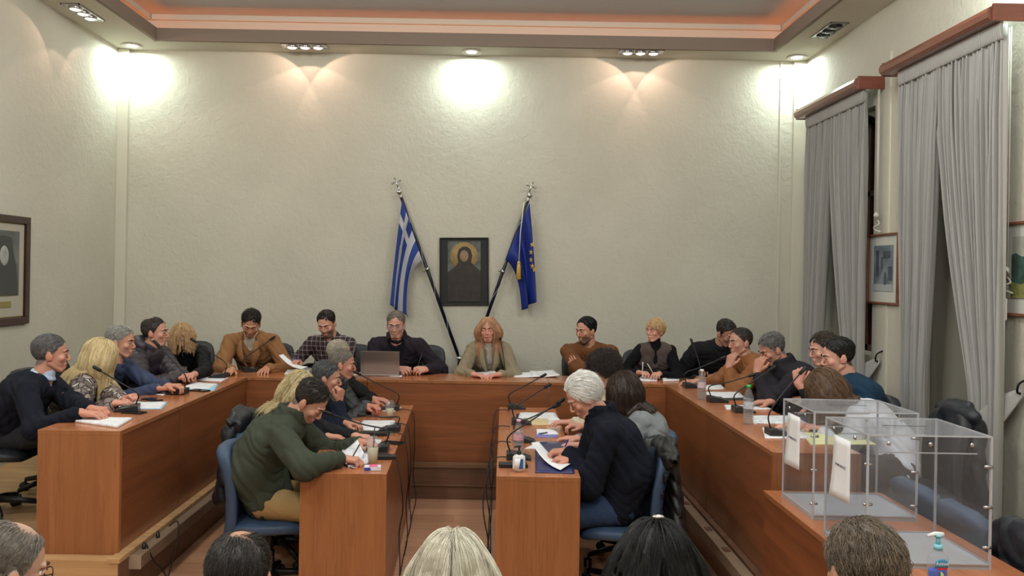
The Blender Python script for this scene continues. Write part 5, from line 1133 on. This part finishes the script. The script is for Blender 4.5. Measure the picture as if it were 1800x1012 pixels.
# ------------------------------------------------------------------ ballot boxes
screw = mat('steel screw', (190,190,195), .2, metal=1)
def ballot(x0, x1, y0, y1, z0, h_, label, word, papery):
    o = Vector(((x0+x1)/2, (y0+y1)/2, z0)); e = empty('ballot_box', o, 0, label, 'ballot box', 'clear acrylic ballot boxes'); t_ = .006; z1 = z0+h_
    MB().box(x0, x1, y0, y0+t_, z0+.02, z1-t_).build('front_pane', acr, e, org=o); MB().box(x0, x1, y1-t_, y1, z0+.02, z1-t_).build('back_pane', acr, e, org=o)
    MB().box(x0, x0+t_, y0+t_, y1-t_, z0+.02, z1-t_).build('left_pane', acr, e, org=o); MB().box(x1-t_, x1, y0+t_, y1-t_, z0+.02, z1-t_).build('right_pane', acr, e, org=o)
    MB().box(x0-.004, x1+.004, y0-.004, y1+.004, z1-t_, z1, bev=.001).box(x0+.15, x0+.34, (y0+y1)/2-.003, (y0+y1)/2+.003, z1, z1+.0015, 1).build('lid', [clear('lid acrylic', (.93,.94,.96), .09, .05), mat('slot shadow line', (70,72,78), .4)], e, org=o)
    MB().box(x0, x1, y0, y1, z0, z0+.02).build('base_tray', clear('blue base acrylic', (.50,.70,.86), .5, .1), e, org=o)
    m = MB(); r = .004
    for x in (x0, x1):
        for y in (y0, y1): m.box(x-r, x+r, y-r, y+r, z0, z1)
    for z in (z1-.003, z0+.022):
        for y in (y0-.002, y1+.002): m.box(x0, x1, y-.0022, y+.0022, z-.0028, z+.0028)
        for x in (x0-.002, x1+.002): m.box(x-.0022, x+.0022, y0, y1, z-.0028, z+.0028)
    m.build('polished_edges', edgem, e, org=o)
    m = MB(); m.box(x0+.05, x1-.05, y0+.008, y0+.011, z1-.075, z1-.07).box(x0+.05, x1-.05, y1-.011, y1-.008, z1-.075, z1-.07); m.build('inner_flange', edgem, e, org=o)
    for k in range(3): MB().ball((x0+.08+(x1-x0-.16)*k/2, y0-.006, z1-.035), .009, 10, 0, (1,.6,1)).build('screw', screw, e, org=o)
    for k in range(3): MB().tube([(x1-.03, y0-.004, z1-.12-.16*k), (x1+.004, y0-.004, z1-.12-.16*k)], .006, 8).build('screw', screw, e, org=o)
    for k in range(3): MB().tube([(x0-.012, y0+.004, z1-.12-.16*k), (x0+.022, y0+.004, z1-.12-.16*k)], .006, 8).build('screw', screw, e, org=o)
    for k in range(2): MB().ball((x0-.006, y0+.1+.2*k, z1-.035), .009, 10, 0, (.6,1,1)).build('screw', screw, e, org=o)
    s = MB().grid(lambda u, v: Vector((x0-.006-.018*v*v*u, papery+.16*(u-.5), z1-.06-.26*v)), 4, 8, 0, .0008)
    pp = s.build('paper_sign', pwb, e, org=o)
    text(word, .015, Matrix(((0,0,-1,x0-.0115),(-1,0,0,papery),(0,1,0,z1-.18),(0,0,0,1))), mat('grey print ink', (80,82,90), .6), pp, o)
    return e
ballot(1.55, 2.04, 3.78, 4.17, ZT, .515, 'farther clear acrylic ballot box beside the end of the right desk', 'ΨΗΦΟΔΟΧΟΣ', 4.02)
ballot(1.51, 2.00, 3.16, 3.55, ZT, .53, 'nearer clear acrylic ballot box beside the blue hand gel', 'ΨΗΦΟΔΟΧΟΣ', 3.38)
# blue hand gel
sB = P(1648, 1012, 2.92); B = Vector((sB.x, 2.92, ZT)); e = empty('hand_gel_bottle', B, 0, 'clear pump bottle of blue hand gel before the nearer ballot box', 'pump bottle')
F_ = Fld(); F_.cap((0,0,.03), (0,0,.125), .026, .026, 200, (1,0,0), 1.45).cap((0,0,.13), (0,0,.160), .022, .012, 120, (1,0,0), 1.3); v, q = F_.mesh(.004, clip=lambda X, Y, Z: .001-Z+0*X); link('bottle_body', np_mesh('hg', v, q), pet, e)
F_ = Fld(); F_.cap((0,0,.03), (0,0,.11), .023, .023, 200, (1,0,0), 1.45); v, q = F_.mesh(.004, clip=lambda X, Y, Z: np.maximum(.004-Z+0*X, Z-.085)); link('blue_gel', np_mesh('gel', v, q), mat('blue gel', (16,96,214), .15, trans=.3), e)
aq = mat('aqua pump plastic', (130,196,214), .35)
MB().tube([(0,0,.158),(0,0,.178)], .015, 14).tube([(0,0,.178),(0,0,.205)], .008, 10).tube([(0,0,.205),(0,0,.214)], .014, 12).build('pump_collar', aq, e)
MB().tube([(.018,0,.213),(-.012,0,.216),(-.040,-.0,.208)], [.009,.008,.005], 8).build('pump_nozzle', mat('white pump plastic', (222,226,228), .35), e)
MB().grid(lambda u, v: Vector(((u-.5)*.046, -.0292+.004*(2*u-1)**2, .100+.034*(v-(0 if v < .5 else .35*(2*u-1)**2)))), 10, 4, 0, .0006).build('label_arc', mat('label teal', (70,140,176), .5), e)
text('Activel', .0165, Matrix.Translation(B) @ Matrix(((1,0,0,0),(0,0,-1,-.0304),(0,1,0,.116),(0,0,0,1))), pwb, e, B)
MB().box(-.018, .018, -.0302, -.0290, .094, .101).build('red_label_bar', mat('label red', (190,34,40), .5), e)
MB().add([(.0+.019*math.cos(a)*.7-.006, -.0300, .066+.022*math.sin(a)) for a in np.linspace(-math.pi/2, math.pi/2, 12)], [tuple(range(12))]).build('lime_slice_print', mat('lime print', (190,214,150), .5), e)

# ------------------------------------------------------------------ the people
def kn(name, c, **k): return mat('cloth '+name, c, .92, spec=.25, bump=.25, bscale=k.pop('bs', 260), **k)
def plaid(name, base, line):
    m = mat('cloth '+name, base, .9); t = NT(m); v = t.coord((1,1,1), rot=(0,0,.1)); sx = t.n('SeparateXYZ'); t.l(v, sx.inputs[0])
    a = t.math('LESS_THAN', t.math('FRACT', t.math('MULTIPLY', sx.outputs[0], 22)), .16); b = t.math('LESS_THAN', t.math('FRACT', t.math('MULTIPLY', sx.outputs[2], 22)), .16)
    t.l(t.mix(t.math('MULTIPLY', t.math('ADD', a, b), .5), lin(base), lin(line)), t.b.inputs['Base Color']); return m
def snake(name):
    m = mat('cloth '+name, (128,114,106), .6); t = NT(m); v = t.coord((1,1,1)); nz = t.n('TexNoise', Scale=7.0, Detail=2.0); t.l(v, nz.inputs[0])
    mp = t.n('VectorMath'); mp.operation = 'MULTIPLY_ADD'; t.l(nz.outputs['Color'], mp.inputs[0]); mp.inputs[1].default_value = (.12,.12,.12); t.l(v, mp.inputs[2])
    vo = t.n('TexVoronoi', Scale=24.0); vo.feature = 'DISTANCE_TO_EDGE'; t.l(mp.outputs[0], vo.inputs[0]); v2 = t.n('TexVoronoi', Scale=24.0); t.l(mp.outputs[0], v2.inputs[0]); sc = t.n('SeparateColor'); t.l(v2.outputs['Color'], sc.inputs[0])
    inn = t.ramp(sc.outputs[0], (0, lin((96,82,78))), (.7, lin((150,136,128))), (1, lin((196,190,186)))); t.l(t.mix(t.math('LESS_THAN', vo.outputs['Distance'], .07), inn, lin((34,28,28))), t.b.inputs['Base Color']); return m
def hd(px, py, z, f, type='rest', back=.06, **k):         # a hand whose middle shows at the pixel, resting at height z
    g = np.array(G(px, py, z)); f = unit(f); return dict(t=g-f*back, f=f, type=type, **k)
def hdY(px, py, Y, f, type='rest', back=.05, **k):
    g = np.array(P(px, py, Y)); f = unit(f); return dict(t=g-f*back, f=f, type=type, **k)
D1, T1 = ZD+.035, ZT+.035
FL = ZT-.25-.0
def sit(x, y, plat=True): return (x, y, (PL if plat else 0)+.565)
S8 = 1.07
CAST = []
# --- back row, facing the hall (right hand is on the left of the photo)
person('man in a tan corduroy coat over a cream shirt, looking down, back row left', P(441,569,7.5), sit(-2.25,7.86), (283,30,-4), 270, 1.10,
  hands=[hd(404,652,D1,(.0,-1,-.1),'flat'), hd(466,650,D1,(.05,-1,-.1),'rest')], top=dict(c=kn('tan coat',(138,98,64)), name='coat', thick=.014, collar='none', open=.078, openlen=.5, lapels=.055), inner=dict(c=kn('cream shirt',(206,196,176)), name='shirt', neck=.5),
  hair=dict(c=(46,36,30), len=.048, lift=.8, mess=.3), beard=.45, eyes='closed', skin=(190,134,104), sw=.19, bend=.09)
person('young man in a dark plaid shirt, bearded, looking down, left of the laptop', P(574,569,7.5), sit(-1.48,7.84), (262,22,4), 268, 1.08,
  hands=[hdY(522,636,7.4,(-.3,-1,.3),'curl'), hd(560,655,D1,(.1,-1,-.1),'rest')], top=dict(c=plaid('plaid',(48,34,38),(150,138,140)), name='shirt', collar='shirt', gap=.5, vneck=.05),
  hair=dict(c=(44,34,30), len=.038, lift=.5, comb=(.5,-.6,-.2)), beard=1, eyes='closed', skin=(206,150,126), bend=.08)
person('grey-haired man with glasses and dark bomber jacket seated at the laptop', P(696,571,7.5), sit(-.86,7.86), (268,10,0), 270, 1.10,
  hands=[hd(708,649,D1+.02,(.75,-.7,0),'curl', n=(-.3,-.5,1)), hd(741,649,D1+.02,(-.75,-.7,0),'curl', n=(.3,-.5,1))], top=dict(c=kn('plum black jacket',(38,32,40)), name='jacket', thick=.012, collar='high', gap=.75, open=.085, openlen=.62), inner=dict(c=kn('black shirt',(26,27,34)), name='shirt', collar=1),
  hair=dict(c=(150,140,130), c2=(88,78,72), len=.040, lift=.6, rec=.004), eyes='down', skin=(198,144,122), glasses=(170,170,180), sw=.195, bend=.08)
person('woman with long strawberry-blonde hair and beige blazer speaking at the back centre', P(858,579,7.62), sit(.02,7.92), (264,2,3), 270, 1.04, female=True, mouth=.9,
  hands=[hd(842,659,D1-.01,(.8,-.5,0),'rest',back=.06), hd(868,659,D1-.01,(-.8,-.5,0),'rest',back=.06)], top=dict(c=kn('beige blazer',(134,122,100)), name='blazer', thick=.008, collar='none', open=.055, openlen=.55, lapels=.05), inner=dict(c=kn('pale grey blouse',(168,164,156)), name='blouse'),
  hair=dict(style='long', c=(204,160,124), c2=(132,92,66), len=.42, n=4600, wave=.08, part=.0, vol=.004, pull=5.5, psoft=.003), eyes='closed', skin=(206,146,126), sw=.158, brow=(130,90,66), bend=.04)
RS = Fld
person('broad man in a rust sweater with folded arms, black hair and beard, looking left', P(1030,581,7.55), sit(1.02,7.86), (218,6,0), 262, 1.10,
  hands=[hd(1052,655,D1+.06,(.95,-.25,.0),'flat',back=.02), hdY(1014,646,7.34,(-.55,-.2,.75),'rest', n=(-.3,-1,.1), back=.03, hs=.85)], top=dict(c=kn('rust sweater',(102,64,38)), name='sweater', collar='crew', thick=.008),
  hair=dict(c=(22,20,20), len=.040, lift=.55, comb=(.2,-.8,-.1)), beard=1, beardc=(34,28,26), eyes='open', skin=(190,136,110), sw=.20, bend=.07, belly=.01)
person('woman with short blonde hair, black turtleneck and grey-brown waistcoat, looking left', P(1151,581,7.58), sit(1.62,7.86), (222,0,-3), 262, .98, female=True,
  hands=[hd(1131,655,D1+.02,(.5,-.8,.1),'grip'), hd(1155,657,D1+.02,(-.5,-.8,.1),'grip')], top=dict(c=kn('taupe waistcoat',(84,72,70)), name='waistcoat', collar='none', nosleeve=1, open=.050, openlen=.62, taper=.3), inner=dict(c=kn('black rib knit',(15,15,18)), name='turtleneck', neck=.75, sleeves=1),
  hair=dict(style='short', c=(232,200,154), c2=(160,124,86), len=.060, lift=.6, fringe=1, comb=(-.5,.35,-.5), fade=0, n=4200, r=.0013), eyes='open', skin=(210,154,130), sw=.155, brow=(120,90,66), bend=.04)
person('man all in black with receding dark hair bending towards his neighbour, back right', P(1277,585,7.55), sit(2.24,7.98), (300,28,8), 262, 1.10,
  hands=[hd(1236,652,D1,(-.2,-1,0),'rest',back=.08), hd(1252,662,D1,(-.5,-.8,0),'rest',back=.12)], top=dict(c=kn('black coat cloth',(25,25,28)), name='shirt_jacket', thick=.012, collar='shirt'),
  hair=dict(c=(58,52,48), len=.030, rec=.010, lift=.4), eyes='closed', skin=(178,126,104), glasses=(24,24,26), sw=.20, bend=.08)
person('blonde woman in a black top bowing her head in the back left corner', P(320,592,7.40), sit(-2.90,7.95), (290,26,10), 290, 1.02, female=True,
  hands=[hd(322,664,D1,(.1,-1,0),'rest',back=.14), hd(330,660,D1+.04,(-.2,-1,0),'curl',back=.10)], top=dict(c=kn('black top',(24,23,27)), name='top', collar='none', vneck=.10),
  hair=dict(style='long', c=(218,186,144), c2=(156,120,84), len=.22, n=3800, wave=.25, vol=.016, pull=2.2, mess=.10, psoft=.003), eyes='closed', skin=(200,142,120), sw=.155, brow=(120,90,66))
# --- left row, facing right
person('grey-haired man in a navy sweater with pale blue collar, leftmost at the near left desk', P(90,622,5.28), sit(-3.16,5.28), (28,2,0), 12, 1.12,
  hands=[hd(160,727,D1+.012,(.9,.2,-.1),'rest',pole=(-.2,-.6,-.9)), hd(181,720,D1+.012,(.9,-.25,0),'curl',back=.09)], top=dict(c=kn('navy sweater',(17,19,31)), name='sweater', collar='none', open=.036, openlen=.10, thick=.006),
  inner=dict(c=kn('pale blue shirt',(176,192,216)), name='shirt_collar', neck=.42, collar=1), hair=dict(c=(118,116,116), c2=(62,60,62), len=.034, lift=.4), eyes='open', skin=(196,136,112), sw=.20, belly=.012, bend=.07, h=.005)
person('woman with long straight blonde hair and snakeskin-print blouse at the left desk', P(179,626,5.72), sit(-3.05,5.84), (20,8,0), 14, 1.08, female=True,
  hands=[hd(218,708,D1+.01,(.85,.3,.0),'curl',pole=(-.1,-.8,-.9)), hd(228,697,D1+.03,(.75,-.2,.35),'fist')], top=dict(c=snake('snakeskin'), name='blouse', collar='none', vneck=.06, thick=.014),
  hair=dict(style='long', c=(226,208,162), c2=(164,140,98), len=.42, n=5200, vol=.012, pull=2.2, mess=.03, r=.0013), eyes='open', skin=(206,150,124), sw=.170, h=.005, brow=(140,110,74))
person('grey-haired man in a blue-grey sweater in profile at the left desk', P(213,601,6.22), sit(-3.16,6.40), (2,4,0), 0, 1.10,
  hands=[hd(290,682,D1+.01,(.95,.1,.0),'rest',pole=(-.1,-.8,-.9)), hd(308,678,D1+.03,(.9,-.1,.1),'curl')], top=dict(c=kn('slate blue sweater',(58,66,92)), name='sweater', collar='crew'),
  hair=dict(c=(190,187,182), c2=(110,106,102), len=.050, lift=.5, n=3800), eyes='open', skin=(194,138,112), sw=.19, bend=.07)
person('man in a dark quilted puffer jacket with hood, thinning hair, left side near the corner', P(273,584,6.78), sit(-3.12,7.0), (4,0,0), 355, 1.10,
  hands=[hd(322,664,D1+.01,(.95,.05,.0),'rest',pole=(-.1,-.8,-.9)), hd(331,659,D1+.03,(.9,-.2,.1),'curl')], top=dict(c=mat('aubergine nylon', (52,44,52), .45, bump=.15, bscale=60), name='puffer_jacket', collar='high', gap=.5, thick=.022, quilt=.011, k=120, nz=.003,
  extra=[lambda T, d: [T.cap(d['Nb']+d['sp']*(.03+.02*z)+.115*(d['rb']*math.sin(a_)-d['fwd']*math.cos(a_)), d['Nb']+d['sp']*(.03+.02*z)+.115*(d['rb']*math.sin(a_+.35)-d['fwd']*math.cos(a_+.35)), .036-.006*z, None, 90) for z in (0,1,2) for a_ in np.arange(-1.4,1.2,.35)]]),
  hair=dict(c=(70,62,58), len=.030, rec=.014, bald=(0,-.03,.045), lift=.4), eyes='open', skin=(196,138,114), sw=.19, bend=.06)
# --- left inner table, facing right
person('man in an olive green sweater and khaki trousers writing at the left inner table', P(545,706,4.84), (-1.32,4.84,.585), (-8,42,0), 3, 1.12,
  hands=[hd(606,806,T1+.01,(.98,.05,-.1),'grip',pole=(.15,-1,-.30),back=.02), hd(646,778,T1+.03,(.85,-.5,.1),'curl',pole=(.1,.6,-.9))], top=dict(c=kn('olive sweater',(56,61,50)), name='sweater', collar='high', thick=.012, nz=.006, h=.007),
  trousers=kn('khaki trousers',(150,124,82)), legs=[((-.98,4.70,.54),(-1.02,4.70,.10)), ((-.98,4.98,.54),(-.98,4.98,.10))], ft=0.0, shoes=True,
  hair=dict(c=(62,54,48), len=.046, lift=.55, mess=.25, rec=.008, n=4200), eyes='closed', skin=(192,138,112), sw=.195, belly=.022, h=.0045, bend=.12, beard=.2)
person('woman with wavy blonde hair hidden behind the man in the olive sweater', P(528,686,5.42), (-1.42,5.42,.585), (0,34,0), 0, 1.06, female=True,
  hands=[hd(592,768,T1+.01,(.98,.0,0),'rest',pole=(-.2,-.5,-.9)), hd(640,768,T1+.02,(.95,-.2,0),'curl',pole=(.1,.6,-.9))], top=dict(c=kn('black cardigan',(28,28,32)), name='cardigan', collar='crew'), ft=0.0,
  hair=dict(style='long', c=(222,208,166), c2=(128,108,70), len=.38, n=4600, wave=.06, vol=.014, pull=2.2), eyes='closed', skin=(206,150,126), sw=.16, bend=.10)
person('man with dark grey hair in a navy jacket leaning his mouth on his fist', P(575,664,5.90), (-1.46,5.98,.585), (4,8,0), 0, 1.10,
  hands=[hdY(597,700,5.80,(.15,.0,.98),'fist',back=.03,n=(.9,-.3,0),pole=(.3,-.4,-1)), hd(622,744,T1+.02,(.95,-.2,0),'curl',pole=(.1,.6,-.9))], top=dict(c=kn('ink blue jacket',(20,25,40)), name='jacket', thick=.012, collar='shirt'), ft=0.0,
  hair=dict(c=(96,96,98), c2=(52,52,54), len=.036, lift=.4), eyes='down', skin=(186,132,108), sw=.195, bend=.09)
person('short-haired grey man in charcoal padded jacket, hands clasped on left inner table', P(602,640,6.40), (-1.46,6.54,.585), (6,6,0), 0, 1.10,
  hands=[hd(650,718,T1+.015,(.9,.35,.05),'curl',pole=(-.2,-.6,-.9)), hd(656,714,T1+.035,(.85,-.4,.05),'curl',pole=(.1,.6,-.9))], top=dict(c=mat('charcoal nylon', (44,46,48), .5, bump=.15, bscale=80), name='jacket', thick=.016, quilt=.006, k=100, collar='high'), ft=0.0,
  hair=dict(c=(142,134,124), c2=(84,78,72), len=.024, lift=.4), eyes='open', skin=(190,128,106), sw=.19, bend=.08)
person('man with pale grey hair in a black coat, farthest at the left inner table', P(597,622,6.95), (-1.46,7.10,.585), (12,4,0), 355, 1.08,
  hands=[hd(664,706,T1+.01,(.95,-.1,0),'rest',pole=(-.2,-.6,-.9)), hd(668,702,T1+.03,(.9,-.3,0),'rest',pole=(.1,.6,-.9))], top=dict(c=kn('black wool coat',(24,24,26)), name='coat', thick=.014, collar='high'), ft=0.0,
  hair=dict(c=(196,188,168), c2=(130,120,104), len=.026, lift=.4), eyes='open', skin=(196,140,118), sw=.20, bend=.06)
# --- right inner table, facing left
person('man with thick white hair, dark navy sweater and jeans writing at the right inner table', P(1026,697,4.86), (.79,4.84,.585), (188,34,0), 180, 1.13,
  hands=[hd(992,806,T1+.0,(-.9,.35,-.05),'curl',pole=(.1,.6,-.9),back=.05), hd(998,793,T1+.03,(-.95,.25,-.1),'grip',pole=(.5,-.9,-.45),back=.0)], top=dict(c=kn('midnight sweater',(12,16,28)), name='sweater', collar='high', thick=.012, nz=.006, h=.007),
  trousers=kn('dark denim',(44,60,88)), legs=[((.47,4.98,.54),(.50,4.98,.10)), ((.47,4.70,.54),(.50,4.70,.10))], ft=0.0, shoes=True,
  hair=dict(c=(246,245,240), c2=(190,188,184), len=.075, lift=.55, mess=.12, n=5200, fade=0, comb=(.1,-.7,-.25), r=.0012), eyes='closed', skin=(200,142,118), sw=.20, belly=.02, h=.0045, bend=.08, brow=(170,166,160))
person('woman with shoulder-length dark brown hair in a grey jacket at the right inner table', P(1096,688,5.44), (1.00,5.42,.585), (172,26,0), 180, 1.06, female=True,
  hands=[hd(1000,770,T1-.02,(-.9,.2,0),'rest',back=.06), hd(1012,782,T1-.02,(-.9,.2,0),'rest',back=.04)], top=dict(c=kn('heather grey jacket',(128,132,134), var=.2, vscale=120), name='jacket', collar='crew', thick=.010), ft=0.0,
  hair=dict(style='long', c=(66,46,36), c2=(34,24,20), len=.225, n=5200, wave=.10, vol=.018, pull=1.8), eyes='down', skin=(206,150,128), sw=.165, bend=.10)
person('curly dark-haired person with glasses and cream sweater at the right inner table', P(1062,652,6.08), (1.04,6.10,.585), (192,30,0), 182, 1.06, female=True,
  hands=[hd(1012,748,T1+.03,(-.9,-.1,.1),'curl',back=.05,pole=(0,.6,-.9)), hd(1000,742,T1+.03,(-.95,.1,0),'rest',back=.02,pole=(.3,-.7,-.7))], top=dict(c=kn('cream sweater',(188,176,154)), name='sweater', collar='turtle', thick=.014), ft=0.0,
  hair=dict(style='curly', c=(66,55,50), c2=(28,24,22), len=.13, n=5200, shell=.012, mess=.2, fade=0), eyes='closed', skin=(196,142,120), glasses=(30,24,24), sw=.16, bend=.08)
# --- right row, facing left
person('man with cropped dark hair in a brown leather jacket propping his chin, right desk', P(1301,601,6.95), sit(2.44,6.92), (196,4,0), 182, 1.10,
  hands=[hd(1214,670,D1,(-.95,.1,0),'rest',pole=(0,.8,-.9)), hdY(1284,634,6.86,(.25,.0,.95),'curl',back=.05,n=(-.8,-.5,0),pole=(-.2,-.3,-1),cuff=.06,watch=1)], top=dict(c=mat('brown suede', (142,88,46), .7, bump=.3, bscale=120, var=.25, vscale=9), name='leather_jacket', thick=.016, collar='shirt', nz=.006),
  hair=dict(c=(52,44,40), len=.014, lift=.35, n=3800), eyes='open', skin=(194,140,118), sw=.19, bend=.10)
person('grey-haired man in a charcoal sweater covering his face with one hand, right desk', P(1357,614,6.32), sit(2.50,6.32), (186,26,0), 182, 1.10,
  hands=[hd(1330,706,D1,(-.95,.1,0),'rest',back=.1,pole=(0,.8,-.9)), hdY(1334,640,6.22,(.22,.0,.97),'curl',back=.06,n=(-.8,-.5,0),pole=(-.2,-.3,-1),cuff=.05,watch=1)], top=dict(c=kn('charcoal violet sweater',(40,37,43)), name='sweater', thick=.010, collar='high', nz=.005),
  hair=dict(c=(132,130,126), c2=(64,62,62), len=.046, lift=.5), eyes='closed', skin=(188,134,110), sw=.20, bend=.11, belly=.01)
person('brown-haired man mostly hidden behind the dark-haired man in the teal sweater', P(1447,615,5.92), sit(2.56,5.80), (184,8,0), 180, 1.08,
  hands=[hd(1392,700,D1,(-.95,.1,0),'rest',back=.1), hdY(1404,664,5.72,(.0,.0,1),'fist',back=.04,n=(-.6,-.8,0),pole=(-.1,-.3,-1),cuff=.07)], top=dict(c=kn('black sweater',(30,30,34)), name='sweater', collar='crew'),
  hair=dict(c=(74,60,48), len=.050, lift=.7, mess=.22), eyes='open', skin=(204,148,126), sw=.19)
person('dark-haired man in a teal blue sweater at the right desk behind the ballot boxes', P(1472,627,5.40), sit(2.52,5.26), (176,10,0), 180, 1.10,
  hands=[hd(1420,718,D1,(-.95,.1,0),'rest',back=.1), hd(1440,735,D1,(-.95,.1,0),'rest',back=.1)], top=dict(c=kn('teal blue sweater',(24,48,68)), name='sweater', collar='crew', thick=.006),
  hair=dict(c=(34,30,28), len=.040, lift=.6, comb=(.2,-.6,-.3)), eyes='open', skin=(206,150,128), sw=.185)
person('person with long light-brown hair and white shirt writing behind the farther ballot box', P(1450,684,5.02), sit(2.42,4.74), (168,42,0), 176, 1.06, female=True,
  hands=[hd(1396,748,D1,(-.95,.2,0),'rest',back=.03,pole=(0,.8,-.9)), hd(1432,750,D1+.0,(-.95,.3,0),'grip',back=.05,pole=(.1,-.8,-.7))], top=dict(c=kn('white shirt',(196,198,204)), name='shirt', collar='shirt', thick=.006),
  hair=dict(style='long', c=(112,84,60), c2=(62,44,32), len=.30, n=4600, vol=.014, pull=.6, mess=.03), eyes='closed', skin=(208,154,132), sw=.165, bend=.10)
# --- spectators near the viewer, seen from behind
AUD = [
 ('spectator with grey thinning hair and dark glasses, leftmost head along the bottom edge', (8,1004), 2.06, (52,14,0), 90, 1.08, dict(c=(126,118,108), c2=(78,70,64), len=.030, rec=.02, bald=(0,.02,.05), lift=.3, n=6500, r=.0009), (70,72,80), dict(glasses=(26,26,30), skin=(196,150,124))),
 ('spectator with dark hair swirling around a thin patch on the crown, bottom left', (420,1016), 2.03, (92,12,0), 90, 1.02, dict(c=(50,44,40), c2=(26,23,22), len=.040, whorl=1, bald=(0.004,-.028,.034), lift=.22, n=7500, fade=0, r=.0008), (38,38,44), dict(skin=(184,134,104))),
 ('spectator with shoulder-length white-blonde hair at the bottom centre', (796,1012), 2.24, (90,10,0), 90, 1.05, dict(style='long', c=(240,235,218), c2=(150,142,122), len=.34, n=13000, vol=.016, pull=.8, mess=.03, r=.0006), (90,90,96), dict(skin=(206,156,130), female=True)),
 ('spectator with long black hair and a silver clip, bottom right of centre', (1152,990), 2.24, (88,8,0), 90, 1.05, dict(style='long', c=(26,24,25), c2=(10,10,11), len=.42, n=12000, vol=.012, pull=.8, mess=.03, r=.0006, rough=.5), (26,26,30), dict(skin=(190,140,114), female=True)),
 ('spectator with tousled grey-brown hair in front of the hand gel, bottom right', (1519,1004), 2.02, (94,10,0), 90, 1.10, dict(c=(128,112,94), c2=(52,44,37), len=.040, lift=.4, mess=.24, n=9000, fade=0, r=.0007), (60,58,60), dict(skin=(192,142,116)))]
for lb, px, Y, face, bd, s_, hr, c_, ex in AUD:
    h_ = P(px[0], px[1], Y); person(lb, h_, (h_.x, Y-.10, h_.z-.74), face, bd, s_, hands=[dict(t=(h_.x+.14, Y+.28, h_.z-.62)), dict(t=(h_.x-.14, Y+.28, h_.z-.62))], top=dict(c=kn('spectator %d %d %d' % c_, c_), name='sweater'), hair=hr, ft=0.0, group=None, h=.0045, **ex)
# hair clip of the black-haired spectator is a thing of its own
cp = P(1157,908,2.20); o = MB().ball((0,0,0), .017, 12, 0, (1,.5,.35)).build('hair_clip', mat('clip silver', (190,186,176), .25, metal=.8)); o.location = cp; tag(o, 'small silver clip on the crown of the black-haired spectator', 'hair clip')
# waistcoat and cuffs are built with their wearers; wristwatches
def coat(label, cat, F_, m_, org, h=.011, nz=.009, name='coat'):
    v, q = F_.mesh(h, nz, .6, rnd.random()*9); o = link(name, np_mesh(name, v-np.array(org), q), m_); o.location = org; tag(o, label, cat, None); return o
nyl = mat('black padded nylon', (24,26,34), .45, bump=.15, bscale=50); lea = mat('black leather', (24,24,24), .46, bump=.2, bscale=22, spec=.45)
def drape(cx, cy, rz, z0, z1, label, m_, w_=.24, quilt=.008, bulk=.05, name='jacket', cat='jacket', side=0):
    M = Matrix.Translation((cx, cy, 0)) @ Matrix.Rotation(math.radians(rz), 4, 'Z'); f = Fld(); T_ = lambda x, y, z: np.array(M @ Vector((x, y, z)))
    sd = np.array((M.to_3x3() @ Vector((0,1,0)))); 
    f.cap(T_(-.285,0,z1-.02), T_(-.27,0,z1-.03), bulk, bulk, 60, sd, w_/bulk)
    f.cap(T_(-.30,0,z1-.04), T_(-.345,0,z0), bulk*.9, .085, 60, sd, w_/.085*1.0, quilt, .09)
    f.cap(T_(-.245,0,z1-.05), T_(-.20,0,z1-.36), bulk*.55, bulk*.4, 60, sd, w_/bulk*1.2, quilt, .09)
    for q in ((-1, 1) if quilt else ()): f.cap(T_(-.30,q*(w_-.03),z1-.08), T_(-.32,q*(w_+.00),z0+.12), .042, .034, 90, None, 1, quilt, .07)
    f.cap(T_(-.30,-.07,z1+.012), T_(-.30,.07,z1+.012), .030, .030, 80)
    return coat(label, cat, f, m_, T_(-.29,0,z0), name=name, h=.010)
drape(-1.40,5.42,2,.46,.985,'black padded coat hung over the chair behind the olive sweater', nyl, .21, .004, .05)
drape(.81,4.84,178,.16,.945,'black leather jacket hung over the chair of the white-haired man', lea, .27, 0, .038)
drape(2.50,4.72,176,.55,1.225,'dark navy jacket hung on the chair beside the near curtain', nyl, .19, .003, .05)
drape(2.53,3.27,0,.30,.93,'black puffer coat over the chair at the lower right edge', nyl, .22, .010, .055)

# pens held in the hand, sleeve emblem, brooch
pen('black pen in the olive sweater man\'s hand', G(618,806,T1+.01), P(632,781,4.80), (24,24,28))
pen('blue pen in the white-haired man\'s writing hand', G(985,803,ZT+.012), P(999,772,4.98), (40,50,150))
pen('pale pen in the left-hand fist of the short-haired blonde woman', G(1129,664,ZD+.02), P(1130,636,7.28), (206,206,210))
pen('pale pen in the other hand of the short-haired blonde woman', G(1152,662,ZD+.02), P(1138,639,7.3), (200,204,208))
pen('blue pen lying in the plaid-shirt man\'s hand', P(512,634,7.36), P(521,628,7.36), (60,60,150))
pen('dark pen lying across the white leaflet on the lilac card', G(946,762,ZT+.012), G(962,760,ZT+.012), (34,38,80))
pen('white pen lying on the left inner table under the navy jacket man\'s hand', G(632,772,ZT+.02), G(655,768,ZT+.02), (210,210,212))
